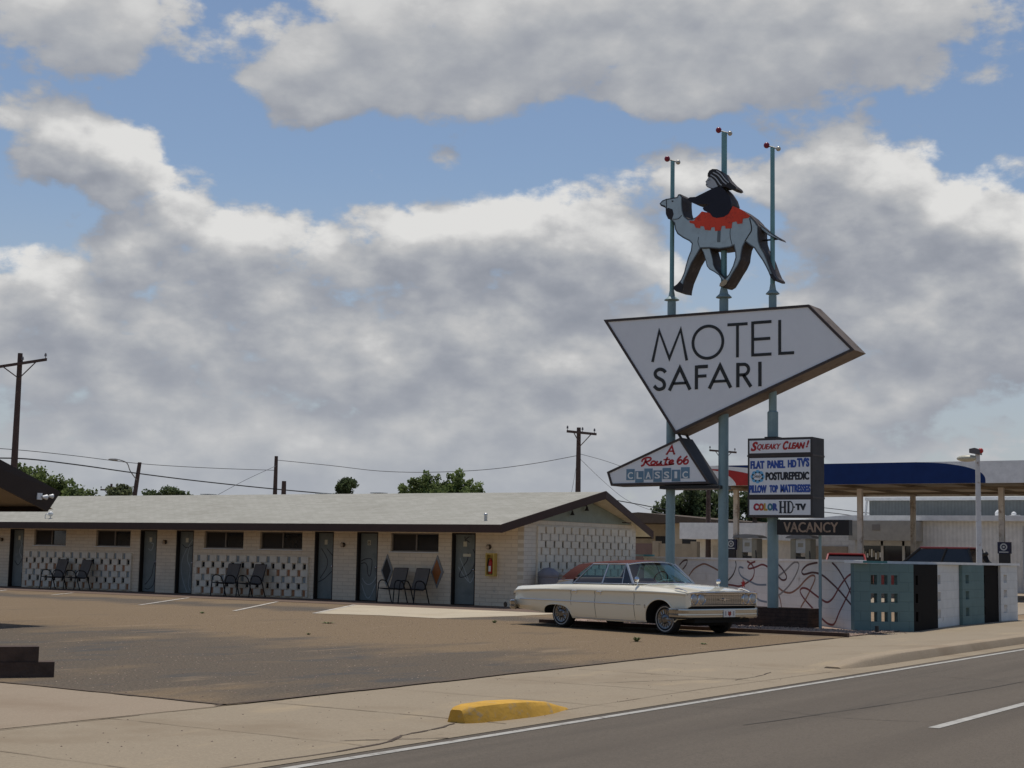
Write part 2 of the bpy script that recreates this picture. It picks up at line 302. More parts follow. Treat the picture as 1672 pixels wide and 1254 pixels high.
# ------------------------------------------------------------------ mesh helper
OFF = {}
class MB:
    def __init__(s): s.v = []; s.f = []; s.m = []
    def add(s, vs, fs, mi=0):
        b = len(s.v); s.v += [tuple(x) for x in vs]
        for f in fs: s.f.append(tuple(i+b for i in f)); s.m.append(mi)
        return s
    def quad(s, a, b, c, d, mi=0): return s.add((a,b,c,d), ((0,1,2,3),), mi)
    def box(s, x0, x1, y0, y1, z0, z1, mi=0):
        vs = [(x,y,z) for z in (z0,z1) for y in (y0,y1) for x in (x0,x1)]
        return s.add(vs, ((0,2,3,1),(4,5,7,6),(0,1,5,4),(2,6,7,3),(0,4,6,2),(1,3,7,5)), mi)
    def prism(s, pts, ext, mi=0, side=None):
        n = len(pts); e = Vector(ext); P = [Vector(p) for p in pts]
        nr = sum(((P[i]-P[0]).cross(P[(i+1) % n]-P[0]) for i in range(n)), Vector())
        if nr.dot(e) > 0: P = P[::-1]
        s.add(P, (tuple(range(n)),), mi)
        s.add([p+e for p in P], (tuple(range(n-1,-1,-1)),), mi if side is None else side)
        s.add(P+[p+e for p in P], [((i+1) % n, i, i+n, (i+1) % n+n) for i in range(n)], mi if side is None else side)
        return s
    def tube(s, pts, r, n=8, mi=0, caps=True):
        P = [Vector(p) for p in pts]; k = len(P); rs = r if isinstance(r, (list,tuple)) else [r]*k
        prev = None; vs = []
        for i in range(k):
            t = (P[min(i+1,k-1)]-P[max(i-1,0)]).normalized()
            if prev is None: a = t.orthogonal().normalized()
            else: a = (prev-t*prev.dot(t)).normalized()
            prev = a; b = t.cross(a)
            for j in range(n):
                an = 2*math.pi*j/n; vs.append(P[i]+(a*math.cos(an)+b*math.sin(an))*rs[i])
        fs = [(i*n+j, i*n+(j+1) % n, (i+1)*n+(j+1) % n, (i+1)*n+j) for i in range(k-1) for j in range(n)]
        if caps: fs += [tuple(range(n-1,-1,-1)), tuple(range((k-1)*n, k*n))]
        return s.add(vs, fs, mi)
    def sphere(s, c, r, nu=12, nv=8, mi=0, sc=(1,1,1)):
        vs = []; c = Vector(c)
        for i in range(nv+1):
            t = math.pi*i/nv
            for j in range(nu):
                a = 2*math.pi*j/nu
                vs.append((c.x+r*sc[0]*math.sin(t)*math.cos(a), c.y+r*sc[1]*math.sin(t)*math.sin(a), c.z+r*sc[2]*math.cos(t)))
        return s.add(vs, [(i*nu+j, (i+1)*nu+j, (i+1)*nu+(j+1) % nu, i*nu+(j+1) % nu) for i in range(nv) for j in range(nu)], mi)
    def lathe(s, prof, o, axis='z', n=24, mi=0):
        o = Vector(o); vs = []; k = len(prof)
        for r, h in prof:
            for j in range(n):
                a = 2*math.pi*j/n; c, d = r*math.cos(a), r*math.sin(a)
                vs.append(o+Vector({'z':(c,d,h),'y':(d,h,c),'x':(h,c,d)}[axis]))
        return s.add(vs, [(i*n+j, i*n+(j+1) % n, (i+1)*n+(j+1) % n, (i+1)*n+j) for i in range(k-1) for j in range(n)], mi)
    def ribbon(s, pts, w, nrm, th=.004, mi=0, closed=False):
        """flat stroke of width w lying on a surface, raised th along nrm"""
        P = [Vector(p) for p in pts]; nrm = Vector(nrm).normalized(); k = len(P); Lf = []; Rt = []
        for i in range(k):
            if closed: t0 = (P[i]-P[i-1]).normalized(); t1 = (P[(i+1) % k]-P[i]).normalized()
            else:
                t1 = (P[min(i+1,k-1)]-P[min(i,k-2)]).normalized(); t0 = (P[max(i,1)]-P[max(i-1,0)]).normalized()
            t = (t0+t1)
            t = t.normalized() if t.length > .05 else t1
            side = nrm.cross(t); q = max(.45, nrm.cross(t1).dot(side))
            Lf.append(P[i]+side*(w/2/q)+nrm*th); Rt.append(P[i]-side*(w/2/q)+nrm*th)
        B = [p-nrm*th*1.2 for p in Lf]+[p-nrm*th*1.2 for p in Rt]
        vs = Lf+Rt+B; fs = []
        for i in range(k if closed else k-1):
            j = (i+1) % k
            fs += [(i, k+i, k+j, j), (i, j, 2*k+j, 2*k+i), (k+j, k+i, 3*k+i, 3*k+j)]
        if not closed: fs += [(0, 2*k, 3*k, k), (k-1, 2*k-1, 4*k-1, 3*k-1)]
        return s.add(vs, fs, mi)
    def build(s, name, mats, parent=None, loc=(0,0,0), smooth=None, local=False):
        me = bpy.data.meshes.new(name)
        loc = Vector(loc); base = Vector(loc)
        if parent is not None and not local: base = base + OFF.get(parent.name, Vector())
        me.from_pydata([tuple(Vector(v)-base) for v in s.v], [], s.f)
        for m in (mats if isinstance(mats, (list,tuple)) else [mats]): me.materials.append(m)
        for p, i in zip(me.polygons, s.m): p.material_index = i
        me.validate(); me.update()
        bm = bmesh.new(); bm.from_mesh(me); bmesh.ops.remove_doubles(bm, verts=bm.verts, dist=1e-5); bm.to_mesh(me); bm.free()
        if smooth:
            for p in me.polygons: p.use_smooth = True
            me.set_sharp_from_angle(angle=R(smooth))
        o = bpy.data.objects.new(name, me); col.objects.link(o)
        o.location = loc
        if parent is not None: o.parent = parent
        OFF[o.name] = base
        return o
def recalc(o):
    bm = bmesh.new(); bm.from_mesh(o.data); bmesh.ops.recalc_face_normals(bm, faces=bm.faces); bm.to_mesh(o.data); bm.free()
def tag(o, label, cat, group=None):
    o['label'] = label; o['category'] = cat
    if group: o['group'] = group
    return o
def thing(name, label, cat, loc=(0,0,0), group=None, rotz=0):
    o = bpy.data.objects.new(name, None); col.objects.link(o); o.empty_display_size = .2
    o.location = loc; o.rotation_euler = (0,0,rotz); OFF[o.name] = Vector(loc)
    return tag(o, label, cat, group)
def struct(o, kind='structure'): o['kind'] = kind; return o
def spline(pts, n=8, closed=False):
    P = [Vector(p) for p in pts]; k = len(P); out = []
    rng = range(k) if closed else range(k-1)
    for i in rng:
        g = (lambda j: P[j % k]) if closed else (lambda j: P[max(0,min(k-1,j))])
        a, b, c, d = g(i-1), g(i), g(i+1), g(i+2)
        for q in range(n):
            t = q/n
            out.append(.5*((2*b)+(c-a)*t+(2*a-5*b+4*c-d)*t*t+(3*b-a-3*c+d)*t**3))
    if not closed: out.append(P[-1])
    return out
def slab_grid(mb, us, zs, solid, place, th, mi=0, mi_edge=None):
    """wall with openings: cells of a grid that are solid get both faces, plus reveals"""
    me = mi if mi_edge is None else mi_edge
    nu, nz = len(us)-1, len(zs)-1
    S = lambda i, j: 0 <= i < nu and 0 <= j < nz and solid((us[i]+us[i+1])/2, (zs[j]+zs[j+1])/2)
    for i in range(nu):
        for j in range(nz):
            if not S(i,j): continue
            a, b, c, d = us[i], us[i+1], zs[j], zs[j+1]
            mb.quad(place(a,c,0), place(b,c,0), place(b,d,0), place(a,d,0), mi)
            mb.quad(place(b,c,th), place(a,c,th), place(a,d,th), place(b,d,th), mi)
            if not S(i-1,j): mb.quad(place(a,c,th), place(a,c,0), place(a,d,0), place(a,d,th), me)
            if not S(i+1,j): mb.quad(place(b,c,0), place(b,c,th), place(b,d,th), place(b,d,0), me)
            if not S(i,j-1): mb.quad(place(a,c,0), place(a,c,th), place(b,c,th), place(b,c,0), me)
            if not S(i,j+1): mb.quad(place(a,d,th), place(a,d,0), place(b,d,0), place(b,d,th), me)
    return mb
def text_geo(mb, string, place, u0, u1, z0, z1, mi=0, shear=0, bold=0, th=.004, heavy=0):
    """lettering fitted into the box u0..u1 x z0..z1 (u to the reader's right); place(u, z, out) -> world"""
    if 'Q' in string: bold = 0
    cu = bpy.data.curves.new("t", 'FONT'); cu.body = string; cu.shear = shear; cu.offset = bold; cu.resolution_u = 3
    o = bpy.data.objects.new("t", cu); col.objects.link(o)
    dg = bpy.context.evaluated_depsgraph_get(); me = o.evaluated_get(dg).to_mesh()
    vs = [v.co.copy() for v in me.vertices]; fs = [tuple(p.vertices) for p in me.polygons]
    o.evaluated_get(dg).to_mesh_clear(); bpy.data.objects.remove(o); bpy.data.curves.remove(cu)
    x0, x1 = min(v.x for v in vs), max(v.x for v in vs); y0, y1 = min(v.y for v in vs), max(v.y for v in vs)
    mp = lambda v: place(u0+(v.x-x0)/(x1-x0)*(u1-u0), z0+(v.y-y0)/(y1-y0)*(z1-z0), th)
    if heavy:
        k = heavy*1.15
        for du, dz, e in ((-k,0,.0006),(k,0,.0012),(0,k*.7,.0018)):
            mb.add([place(u0+(v.x-x0)/(x1-x0)*(u1-u0)+du, z0+(v.y-y0)/(y1-y0)*(z1-z0)+dz, th+e) for v in vs], fs, mi)
    return mb.add([mp(v) for v in vs], fs, mi)
def inset(P, d):
    """shrink a closed 2-D polygon by d"""
    n = len(P); area = sum(P[i][0]*P[(i+1) % n][1]-P[(i+1) % n][0]*P[i][1] for i in range(n)); sg = 1 if area > 0 else -1
    out = []
    for i in range(n):
        a, b, c = Vector(P[i-1]), Vector(P[i]), Vector(P[(i+1) % n])
        t0 = (b-a).normalized(); t1 = (c-b).normalized(); m = t0+t1
        m = m.normalized() if m.length > .2 else t1
        nr = Vector((-m.y, m.x))*sg; q = max(.6, abs(m.dot(t1)))
        out.append(tuple(b+nr*d/q))
    return out

# ------------------------------------------------------------------ setting: ground, road, pavement
def sheet(name, pts, z, m, sub=0):
    mb = MB(); mb.add([(x,y,z) for x, y in pts], (tuple(range(len(pts))),))
    o = mb.build(name, m); 
    if o.data.polygons[0].normal.z < 0: o.data.flip_normals()
    return struct(o)
GROUND = mat('dry_ground', (.25,.18,.115), .95, var=.2, scale=.8, bump=.4, bscale=60, spec=.1)
LOT = m_lot(); CONC = m_conc(); ROADM = m_road()
sheet('ground', [(-2500,-2500),(2500,-2500),(2500,2500),(-2500,2500)], -.016, GROUND)
sheet('road', [(-300,-9),(600,-9),(600,6.98),(-300,6.98)], -.012, ROADM)
sheet('sidewalk', [(-300,6.98),(400,6.98),(400,10.62),(27.2,10.5),(-300,10.0)], -.008, CONC)
sheet('driveway_slab', [(-300,9.95),(10.56,9.95),(10.68,13.3),(10.9,20),(11.6,90),(-300,90)], -.004, m_conc('driveway_concrete', (.325,.255,.182)))
EDGE = [(10.56+.25*i+rnd.uniform(-.05,.05), 9.95+.0275*.25*i+rnd.uniform(-.035,.03)) for i in range(1,68)]
sheet('parking_lot', [(10.56,9.95)]+EDGE+[(27.7,10.42),(30.1,10.9),(30.2,11.2),(42.5,22.4),(42.5,90),(11.6,90),(10.9,20),(10.68,13.3)], 0, LOT)
sheet('concrete_pad', [(27.0,22.81),(32.3,25.85),(32.3,19.4),(30.18,19.3),(27.38,19.63),(27.52,21.35)], .006, m_conc('pad_concrete', (.52,.44,.32)))
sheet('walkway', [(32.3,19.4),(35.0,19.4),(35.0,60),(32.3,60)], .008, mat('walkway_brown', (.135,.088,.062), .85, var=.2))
sheet('station_forecourt', [(43,11.5),(150,10.7),(150,120),(43,120)], -.004, m_conc('forecourt_concrete', (.34,.28,.21)))
LINE = m_worn('road_line_paint', (.40,.38,.335), (.19,.16,.13), (.50,.68), .7, 9)
def strip(name, a, b, w, z, m):
    a, b = Vector(a), Vector(b); n = (b-a).normalized(); n = Vector((-n.y, n.x))*w/2
    return sheet(name, [tuple(a-n), tuple(b-n), tuple(b+n), tuple(a+n)], z, m)
strip('road_edge_line', (-200,6.83), (400,6.83), .085, -.008, LINE)
for k in range(-4, 12): strip('lane_dash', (13.35+k*12.2,4.23), (17.0+k*12.2,4.20), .10, -.008, LINE)
FADED = m_worn('parking_line_paint', (.55,.51,.44), (.22,.16,.11), (.46,.62), .8, 7)
for a, b in (((26.4,24.75),(32.1,28.5)), ((27.0,28.5),(32.2,32.0)), ((30.2,35.5),(32.2,36.9)), ((27.0,22.85),(32.28,25.9)), ((31.0,39.0),(32.2,40.0))):
    strip('parking_line', a, b, .10, .010, FADED)
# joints and cracks in the pavement
CRACK = mat('joint_dirt', (.085,.060,.042), .95)
JOINT = mat('joint_line', (.20,.15,.10), .95)
def crack(name, pts, w, m=CRACK, z=-.0035):
    jit = [(x+rnd.uniform(-.012,.012), y+rnd.uniform(-.012,.012), z) for x, y in [tuple(v)[:2] for v in spline([(p[0],p[1],0) for p in pts], 6)]]
    mb = MB(); k = len(jit)
    for i in range(k-1):
        a, b = Vector(jit[i]), Vector(jit[i+1]); n = (b-a).normalized(); n = Vector((-n.y,n.x,0))*w/2*rnd.uniform(.4,1.3)
        mb.quad(a-n, b-n, b+n, a+n)
    o = mb.build(name, m); struct(o)
    if o.data.polygons[0].normal.z < 0: o.data.flip_normals()
crack('gutter_joint', [(2,7.16),(6.5,7.18),(9.0,7.12),(9.8,7.35)], .030)
crack('gutter_joint', [(9.8,7.35),(10.4,7.42),(10.85,7.56)], .028)
crack('gutter_joint', [(12.4,7.4),(15,7.45),(19,7.35)], .014, JOINT)
crack('sidewalk_joint', [(-20,9.86),(2,9.9),(7.8,9.9),(10.4,9.93)], .022, JOINT)
for k in range(-3, 12):
    x = 5.2+k*1.95
    crack('sidewalk_joint', [(x,7.2),(x+.03,8.6),(x,9.9)], .013 if k % 3 else .02, JOINT)
crack('sidewalk_crack', [(9.2,7.5),(9.6,7.2),(9.9,6.98)], .022)
crack('sidewalk_crack', [(15.2,8.7),(16.3,8.2),(17.2,7.7)], .016)
crack('sidewalk_crack', [(16.8,7.7),(17.6,7.75),(18.3,7.9)], .016)
crack('lot_edge_crack', [(10.45,9.97),(14,10.05),(19,10.2),(27,10.42)], .075, mat('lot_edge_dirt', (.10,.07,.048), .95), .004)
crack('lot_edge_crack', [(10.56,9.96),(10.62,11.5),(10.69,13.3),(10.8,16)], .05, MATS['lot_edge_dirt'], .004)
crack('road_crack', [(12.4,5.6),(16,5.2),(21,4.9),(28,4.6)], .014, mat('road_crack', (.05,.042,.035), .9), -.0075)
rc = MATS['road_crack']
for P in ([(13.5,6.9),(13.8,6.0),(13.6,5.1),(13.9,4.3)],[(19.0,6.9),(19.3,5.9),(19.1,4.8),(19.6,3.6)],[(26,6.9),(26.4,5.5),(26.2,4)],[(34,6.9),(34.5,5),(34.2,3)]): crack('road_crack', P, .010, rc, -.0075)
# raised kerb along the station side, with the pavement sloping up behind it
def kerb(name, xs, y0, h, wid, m, prof=None, endw=None):
    mb = MB(); rows = []
    for x, hh, w, yo in xs:
        y = y0+yo
        rows.append([(x,y-.02,-.012),(x,y+.06*w,hh*.62),(x,y+.14*w,hh*.92),(x,y+.26*w,hh),(x,y+.88*w,hh),(x,y+w,hh*.88),(x,y+w+.03,-.012)])
    n = len(rows[0])
    for i in range(len(rows)-1):
        for j in range(n-1): mb.quad(rows[i][j], rows[i+1][j], rows[i+1][j+1], rows[i][j+1])
    mb.add(rows[0], (tuple(range(n)),)); mb.add(rows[-1], (tuple(range(n-1,-1,-1)),))
    o = mb.build(name, m, smooth=40); recalc(o); return o
kx = [(19.6,.015,.20,.12),(19.9,.05,.26,.05),(20.3,.095,.30,0),(21.0,.115,.30,-.02)]+[(22+i*3,.12,.30,-.02) for i in range(60)]
struct(kerb('kerb', kx, 7.34, .12, .3, m_conc('kerb_concrete', (.36,.285,.20))))
mb = MB(); rx = [(19.7,-.0075),(20.4,.06),(21.2,.105),(22.5,.112),(400,.112)]
for (x0,h0),(x1,h1) in zip(rx,rx[1:]):
    for k in range(4):
        f0, f1 = k/4, (k+1)/4; Y = lambda f: 7.58+f*2.7; Zf = lambda h, f: -.0075+(h+.0075)*(1-f)**1.3
        mb.quad((x0,Y(f0),Zf(h0,f0)),(x1,Y(f0),Zf(h1,f0)),(x1,Y(f1),Zf(h1,f1)),(x0,Y(f1),Zf(h0,f1)))
struct(mb.build('sidewalk_ramp', CONC, smooth=30))
yk = m_worn('yellow_kerb_paint', (.58,.33,.06), (.40,.30,.18), (.53,.64), .85, 3.5, var=.22, bump=.25, bscale=14, spec=.15)
ky = kerb('painted_kerb', [(10.84,.10,.14,.08),(10.90,.122,.20,.04),(11.0,.135,.25,.0),(11.35,.140,.29,-.05),(11.7,.128,.29,-.08),(12.05,.095,.26,-.06),(12.3,.045,.19,0),(12.48,.010,.12,.03)], 7.40, .16, .45, yk)
tag(ky, 'short yellow painted kerb stub with chipped paint beside the road', 'kerb')

# ------------------------------------------------------------------ the motel wing
ME = (35.1, 22.35)          # front face X, gable face Y
motel = thing('motel_building', 'long low white block motel wing with pale shingle roof and grey doors', 'motel', (35.1,22.35,0))
XF, YG, YB, XB, XR = 35.1, 22.35, 58.0, 41.5, 38.3
DOORS = [(42.83,43.57),(36.38,37.15),(34.75,35.52),(29.03,29.77),(27.37,28.16),(23.94,24.76),(45.1,45.85),(51.2,51.95),(53,53.75)]
WINS = [(40.70,42.31),(37.60,39.23),(32.63,34.29),(30.25,31.95),(25.21,26.91),(47,48.6),(49.3,50.9)]
WZ = (1.45,1.98); DZ = 2.0
us = sorted({YG+.2,YB,*[v for d in DOORS for v in d],*[v for w in WINS for v in w]}); zs = [0,WZ[0],WZ[1],DZ,2.30]
def solid(u, z):
    if any(a < u < b and z < DZ for a, b in DOORS): return False
    if any(a < u < b and WZ[0] < z < WZ[1] for a, b in WINS): return False
    return True
mb = MB(); slab_grid(mb, us, zs, solid, lambda u, z, d: (XF+d,u,z), .22)
mb.box(XF+.22,XB,YB-.2,YB,0,2.3); mb.box(XB-.2,XB,YG+.203,YB-.2,0,2.3)
mb.box(XF+1.6,XF+1.65,YG+.3,YB-.3,.02,2.2,1)                       # dark rooms behind the panes
mb.build('front_wall', [WHITE_BLOCK_Y, BLACKP], motel)
mb = MB(); mb.box(XF,XB,YG,YG+.2,0,2.385); mb.build('gable_wall', WHITE_BLOCK_X, motel)
# relief of projecting blocks, painted recesses between them
def relief(name, u0, u1, z0, z1, rows, place, period, gap, prot, mats, flip=1):
    mb = MB(); rh = (z1-z0)/len(rows)
    def bx(ua, ub, za, zb, d0, d1, mi):
        P = [place(u,z,d) for z in (za,zb) for d in (d0,d1) for u in (ua,ub)]
        mb.add(P, ((0,1,3,2),(4,6,7,5),(0,4,5,1),(2,3,7,6),(0,2,6,4),(1,5,7,3)), mi)
    for k, (mi, half) in enumerate(rows):
        zb = z1-k*rh; za = zb-rh
        u = u0-period+(period/2 if half else 0)
        while u < u1:
            a, b = max(u,u0), min(u+period-gap,u1)
            if b-a > .03: bx(a, b, za+.005, zb-.005, .003, prot*(1+rnd.uniform(-.06,.06)), 0)
            a, b = max(u+period-gap+.002,u0), min(u+period-.002,u1)
            if b-a > .02:
                bx(a, b, za+.03 if mi == 2 else za+.012, zb-.03 if mi == 2 else zb-.012, .002, .016, mi)
            u += period
    o = mb.build(name, mats, motel); recalc(o); return o
gm = [RELIEF, mat('gable_recess_grey', (.44,.44,.42), .8), REC_BLACK, REC_ORANGE, mat('gable_recess_brown', (.50,.40,.28), .8)]
fm = [RELIEF, REC_GREY, REC_BLACK, REC_ORANGE, REC_BROWN]
FR = [(1,0),(2,1),(3,0),(1,1),(2,0),(3,1)]
for a, b in ((37.46,42.67),(29.95,34.63),(47.0,51.0)):
    relief('block_relief', a, b, .05, 1.24, FR, lambda u, z, d: (XF-d,u,z), .415, .14, .065, fm)
relief('block_relief', 35.75, 41.3, .05, 2.22, [(4,0),(1,1),(2,0),(4,1),(1,0),(2,1),(4,0),(1,1),(2,0),(4,1),(1,0)], lambda u, z, d: (u,YG-d,z), .462, .095, .05, gm)
# gable siding, soffits, roof, fascia
EZ, RZ = 2.20, 3.27                                                 # top of roof at eave and ridge
EX0, EX1 = 34.0, 42.6; YE, YP = 22.35, 21.63
mb = MB(); mb.prism([(XF+.05,YG-.012,2.388),(XB-.05,YG-.012,2.388),(XB-.2,YG-.012,2.45),(XR,YG-.012,3.06),(XF+.2,YG-.012,2.45)], (0,.12,0)); mb.build('gable_siding', SIDING, motel)
for k in range(4):
    mb = MB()
T = .10
def roof_pair(mb, mi_top, mi_bot, dz, xa, xr, xb, ye, yp, yb, ez, rz):
    for x in (xa, xb):
        A, B, C, D = (x,ye,ez-dz), (xr,yp,rz-dz), (xr,yb,rz-dz), (x,yb,ez-dz)
        mb.quad(A, B, C, D, mi_top)
mb = MB(); roof_pair(mb, 0, 0, 0, EX0, XR, EX1, YE, YP, YB+.6, EZ, RZ); roof_pair(mb, 0, 0, .04, EX0, XR, EX1, YE, YP, YB+.6, EZ, RZ)
for x in (EX0, EX1):
    mb.quad((x,YE,EZ),(x,YB+.6,EZ),(x,YB+.6,EZ-.04),(x,YE,EZ-.04)); mb.quad((x,YE,EZ),(XR,YP,RZ),(XR,YP,RZ-.04),(x,YE,EZ-.04)); mb.quad((x,YB+.6,EZ),(XR,YB+.6,RZ),(XR,YB+.6,RZ-.04),(x,YB+.6,EZ-.04))
roof = mb.build('roof', ROOF, motel); recalc(roof)
mb = MB()
for x in (EX0, EX1): mb.quad((x+(.04 if x < XR else -.04),YE+.04,EZ-.15),(XR,YP+.05,RZ-.15),(XR,YB,RZ-.15),(x+(.04 if x < XR else -.04),YB,EZ-.15))
mb.build('soffit', SOFFIT, roof)
mb = MB(); F0, F1 = .012, -.205
def board(mb, a, b, zt, zb, th):
    """plank between a and b (x,y,z of its upper edge), zt above and zb below, thickness vector th"""
    a, b, th = Vector(a), Vector(b), Vector(th); up = Vector((0,0,1))
    P = [a+up*zt, b+up*zt, b+up*zb, a+up*zb]; mb.prism(P, th)
board(mb, (EX0-.03,YE,EZ), (EX0-.03,YB+.6,EZ), F0, F1, (.03,0,0)); board(mb, (EX1,YE,EZ), (EX1,YB+.6,EZ), F0, F1, (.03,0,0))
board(mb, (EX0-.03,YE-.03,EZ), (XR,YP-.03,RZ), F0+.012, F1, (.0,.03,0)); board(mb, (EX1+.03,YE-.03,EZ), (XR,YP-.03,RZ), F0+.012, F1, (0,.03,0))
mb.build('fascia', FASCIA, roof)
mb = MB(); mb.box(40.35,40.65,22.05,22.2,2.42,2.45)
mb.build('soffit_vent', BLACKP, roof)
# doors and windows
DOODLE = mat('doodle_black', (.03,.03,.032), .5); DOODLEW = mat('doodle_pale', (.34,.38,.38), .6)
squig = {
 0: [('w',[(.3,1.7),(.45,1.5),(.35,1.2),(.6,.9),(.5,.6),(.62,.4)]),('k',[(.1,.9),(.3,.75),(.5,.95),(.62,1.3),(.5,1.5)])],
 1: [('k',[(.12,.12),(.3,.1),(.52,.25),(.58,.6),(.55,.95),(.48,.8),(.42,.55),(.2,.3),(.1,.25)]),('w',[(.2,1.8),(.3,1.6),(.45,1.55),(.35,1.35),(.2,1.4)])],
 2: [('w',[(.62,1.75),(.3,1.4),(.1,1.0),(.12,.6),(.3,.2),(.4,.05)]),('w',[(.45,1.5),(.35,1.1),(.5,.8),(.45,.3),(.55,.1)]),('k',[(.1,1.55),(.3,1.45),(.6,1.55)])],
 3: [('k',[(.12,1.5),(.34,1.25),(.40,1.1),(.34,.9),(.1,.62)]),('k',[(.02,.5),(.3,.62),(.62,.85)]),('k',[(.35,1.5),(.6,1.3)])],
 4: [('k',[(.02,1.15),(.2,1.22),(.4,1.22),(.44,1.1),(.40,.8),(.34,.72),(.28,.82),(.26,1.0),(.18,1.1),(.02,1.08)]),('w',[(.08,.66),(.2,.52),(.35,.48),(.5,.56),(.62,.72)]),('w',[(.06,.5),(.2,.2),(.32,.08),(.45,.2),(.6,.5)])],
 5: [('k',[(.58,1.55),(.66,1.35),(.6,1.05),(.45,.85),(.2,.76),(.14,.84),(.25,1.05),(.4,1.25),(.42,1.45)]),('w',[(.15,1.3),(.3,1.0),(.42,.75),(.5,.62),(.6,.75),(.68,1.02)]),('w',[(.1,1.05),(.3,.8),(.45,.65)]),('k',[(.3,1.9),(.32,1.75)]),('k',[(.45,1.9),(.34,1.82),(.46,1.74)])]}
DLAB = ['far left grey door','left door of the middle pair','right door of the middle pair','left door of the near pair','door numbered 8','door nearest the fire extinguisher']
for i, (a, b) in enumerate(DOORS):
    x = XF+.15
    mb = MB(); mb.box(x,x+.045,a+.045,b-.045,.02,DZ-.045)
    d = mb.build('door', DOORM, motel)
    mb = MB(); mb.box(XF+.012,XF+.215,b-.042,b-.002,0,DZ-.002); mb.box(XF+.012,XF+.215,a+.002,a+.042,0,DZ-.002); mb.box(XF+.012,XF+.215,a+.042,b-.042,DZ-.044,DZ-.004)
    mb.build('door_frame', DARKFR, d)
    if i < 6:
        W = b-a-.09; pl = lambda u, z, o=0: (x-o,b-.045-u*W/.72,z)
        mb = MB()
        for kk, P in squig[i]: mb.ribbon(spline([pl(*p) for p in P], 6), .024 if kk == 'k' else .022, (-1,0,0), .003, 0 if kk == 'k' else 1)
        mb.build('painted_doodle', [DOODLE, DOODLEW], d)
        mb = MB(); mb.box(x-.012,x-.001,b-.045-W*.52,b-.045-W*.36,1.62,1.76)
        if i == 4: text_geo(mb, '8', lambda u, z, o: (x-.012-o,b-.045-u,z), W*.38, W*.50, 1.635, 1.745, 1)
        mb.build('number_plaque', [CREAMP, DARKFR], d)
        if i == 5: mb = MB(); mb.box(x-.012,x-.001,b-.045-W*.72,b-.045-W*.36,1.34,1.42); mb.build('door_sign', CREAMP, d)
        mb = MB(); mb.sphere((x-.05,a+.13,.98), .03, 8, 6); mb.tube([(x-.05,a+.13,.98),(x+.01,a+.13,.98)], .012, 6); mb.build('door_knob', CHROME, d)
for i, (a, b) in enumerate(WINS):
    x = XF+.10; z0, z1 = WZ; m = (a+b)/2-.02
    mb = MB()
    for y0, y1, za, zb in ((a,b,z0,z0+.035),(a,b,z1-.035,z1),(a,a+.035,z0+.035,z1-.035),(b-.035,b,z0+.035,z1-.035),(m-.022,m+.022,z0+.035,z1-.035)): mb.box(x-.03,x+.04,y0,y1,za,zb)
    w = mb.build('window', ALU, motel)
    mb = MB(); mb.box(x+.012,x+.02,a+.035,m-.022,z0+.035,z1-.035); mb.build('pane', WINGLASS, w)
    mb = MB(); mb.box(x+.002,x+.008,m+.022,b-.035,z0+.035,z1-.035); mb.build('insect_screen', SCREEN, w)
    mb = MB(); mb.box(XF-.03,XF+.09,a-.03,b+.03,z0-.03,z0-.003); mb.build('sill', WHITEP, w)
# lamps by the doors, floodlights, vents, ridge boxes
LAMPM = mat('wall_lamp_metal', (.10,.075,.05), .4, .5); LAMPG = mat('lamp_glass', (.45,.36,.26), .3)
for y in (43.96, 35.98, 28.64, 23.47):
    mb = MB(); mb.lathe([(0,0),(.06,0),(.07,-.02),(.05,-.05),(0,-.055)], (XF,y,1.62), 'x', 14, 0)
    mb.sphere((XF-.11,y,1.61), .055, 10, 8, 1, (1,1,1.2)); mb.tube([(XF-.05,y,1.66),(XF-.11,y,1.685)], .012, 6)
    mb.build('wall_lamp', [LAMPM, LAMPG], motel, smooth=40)
FLOOD = mat('floodlight_black', (.02,.018,.017), .5)
for x in (37.45, 38.27):
    z = 2.66+.15*(x-37.45)/.8
    mb = MB(); mb.box(x-.05,x+.05,YG-.09,YG-.015,z+.04,z+.12)
    mb.lathe([(.02,0),(.035,-.06),(.07,-.13),(.068,-.13),(0,-.12)], (x,YG-.13,z+.04), 'z', 12); mb.tube([(x,YG-.05,z+.08),(x,YG-.13,z+.06)], .02, 6)
    mb.build('floodlight', FLOOD, motel, smooth=40)
GALV = mat('galvanised', (.50,.50,.49), .35, .7); WHITEM = mat('white_enamel', (.75,.75,.73), .35)
def zroof(x): return RZ-(abs(x-XR)/(XR-EX0))*(RZ-EZ)
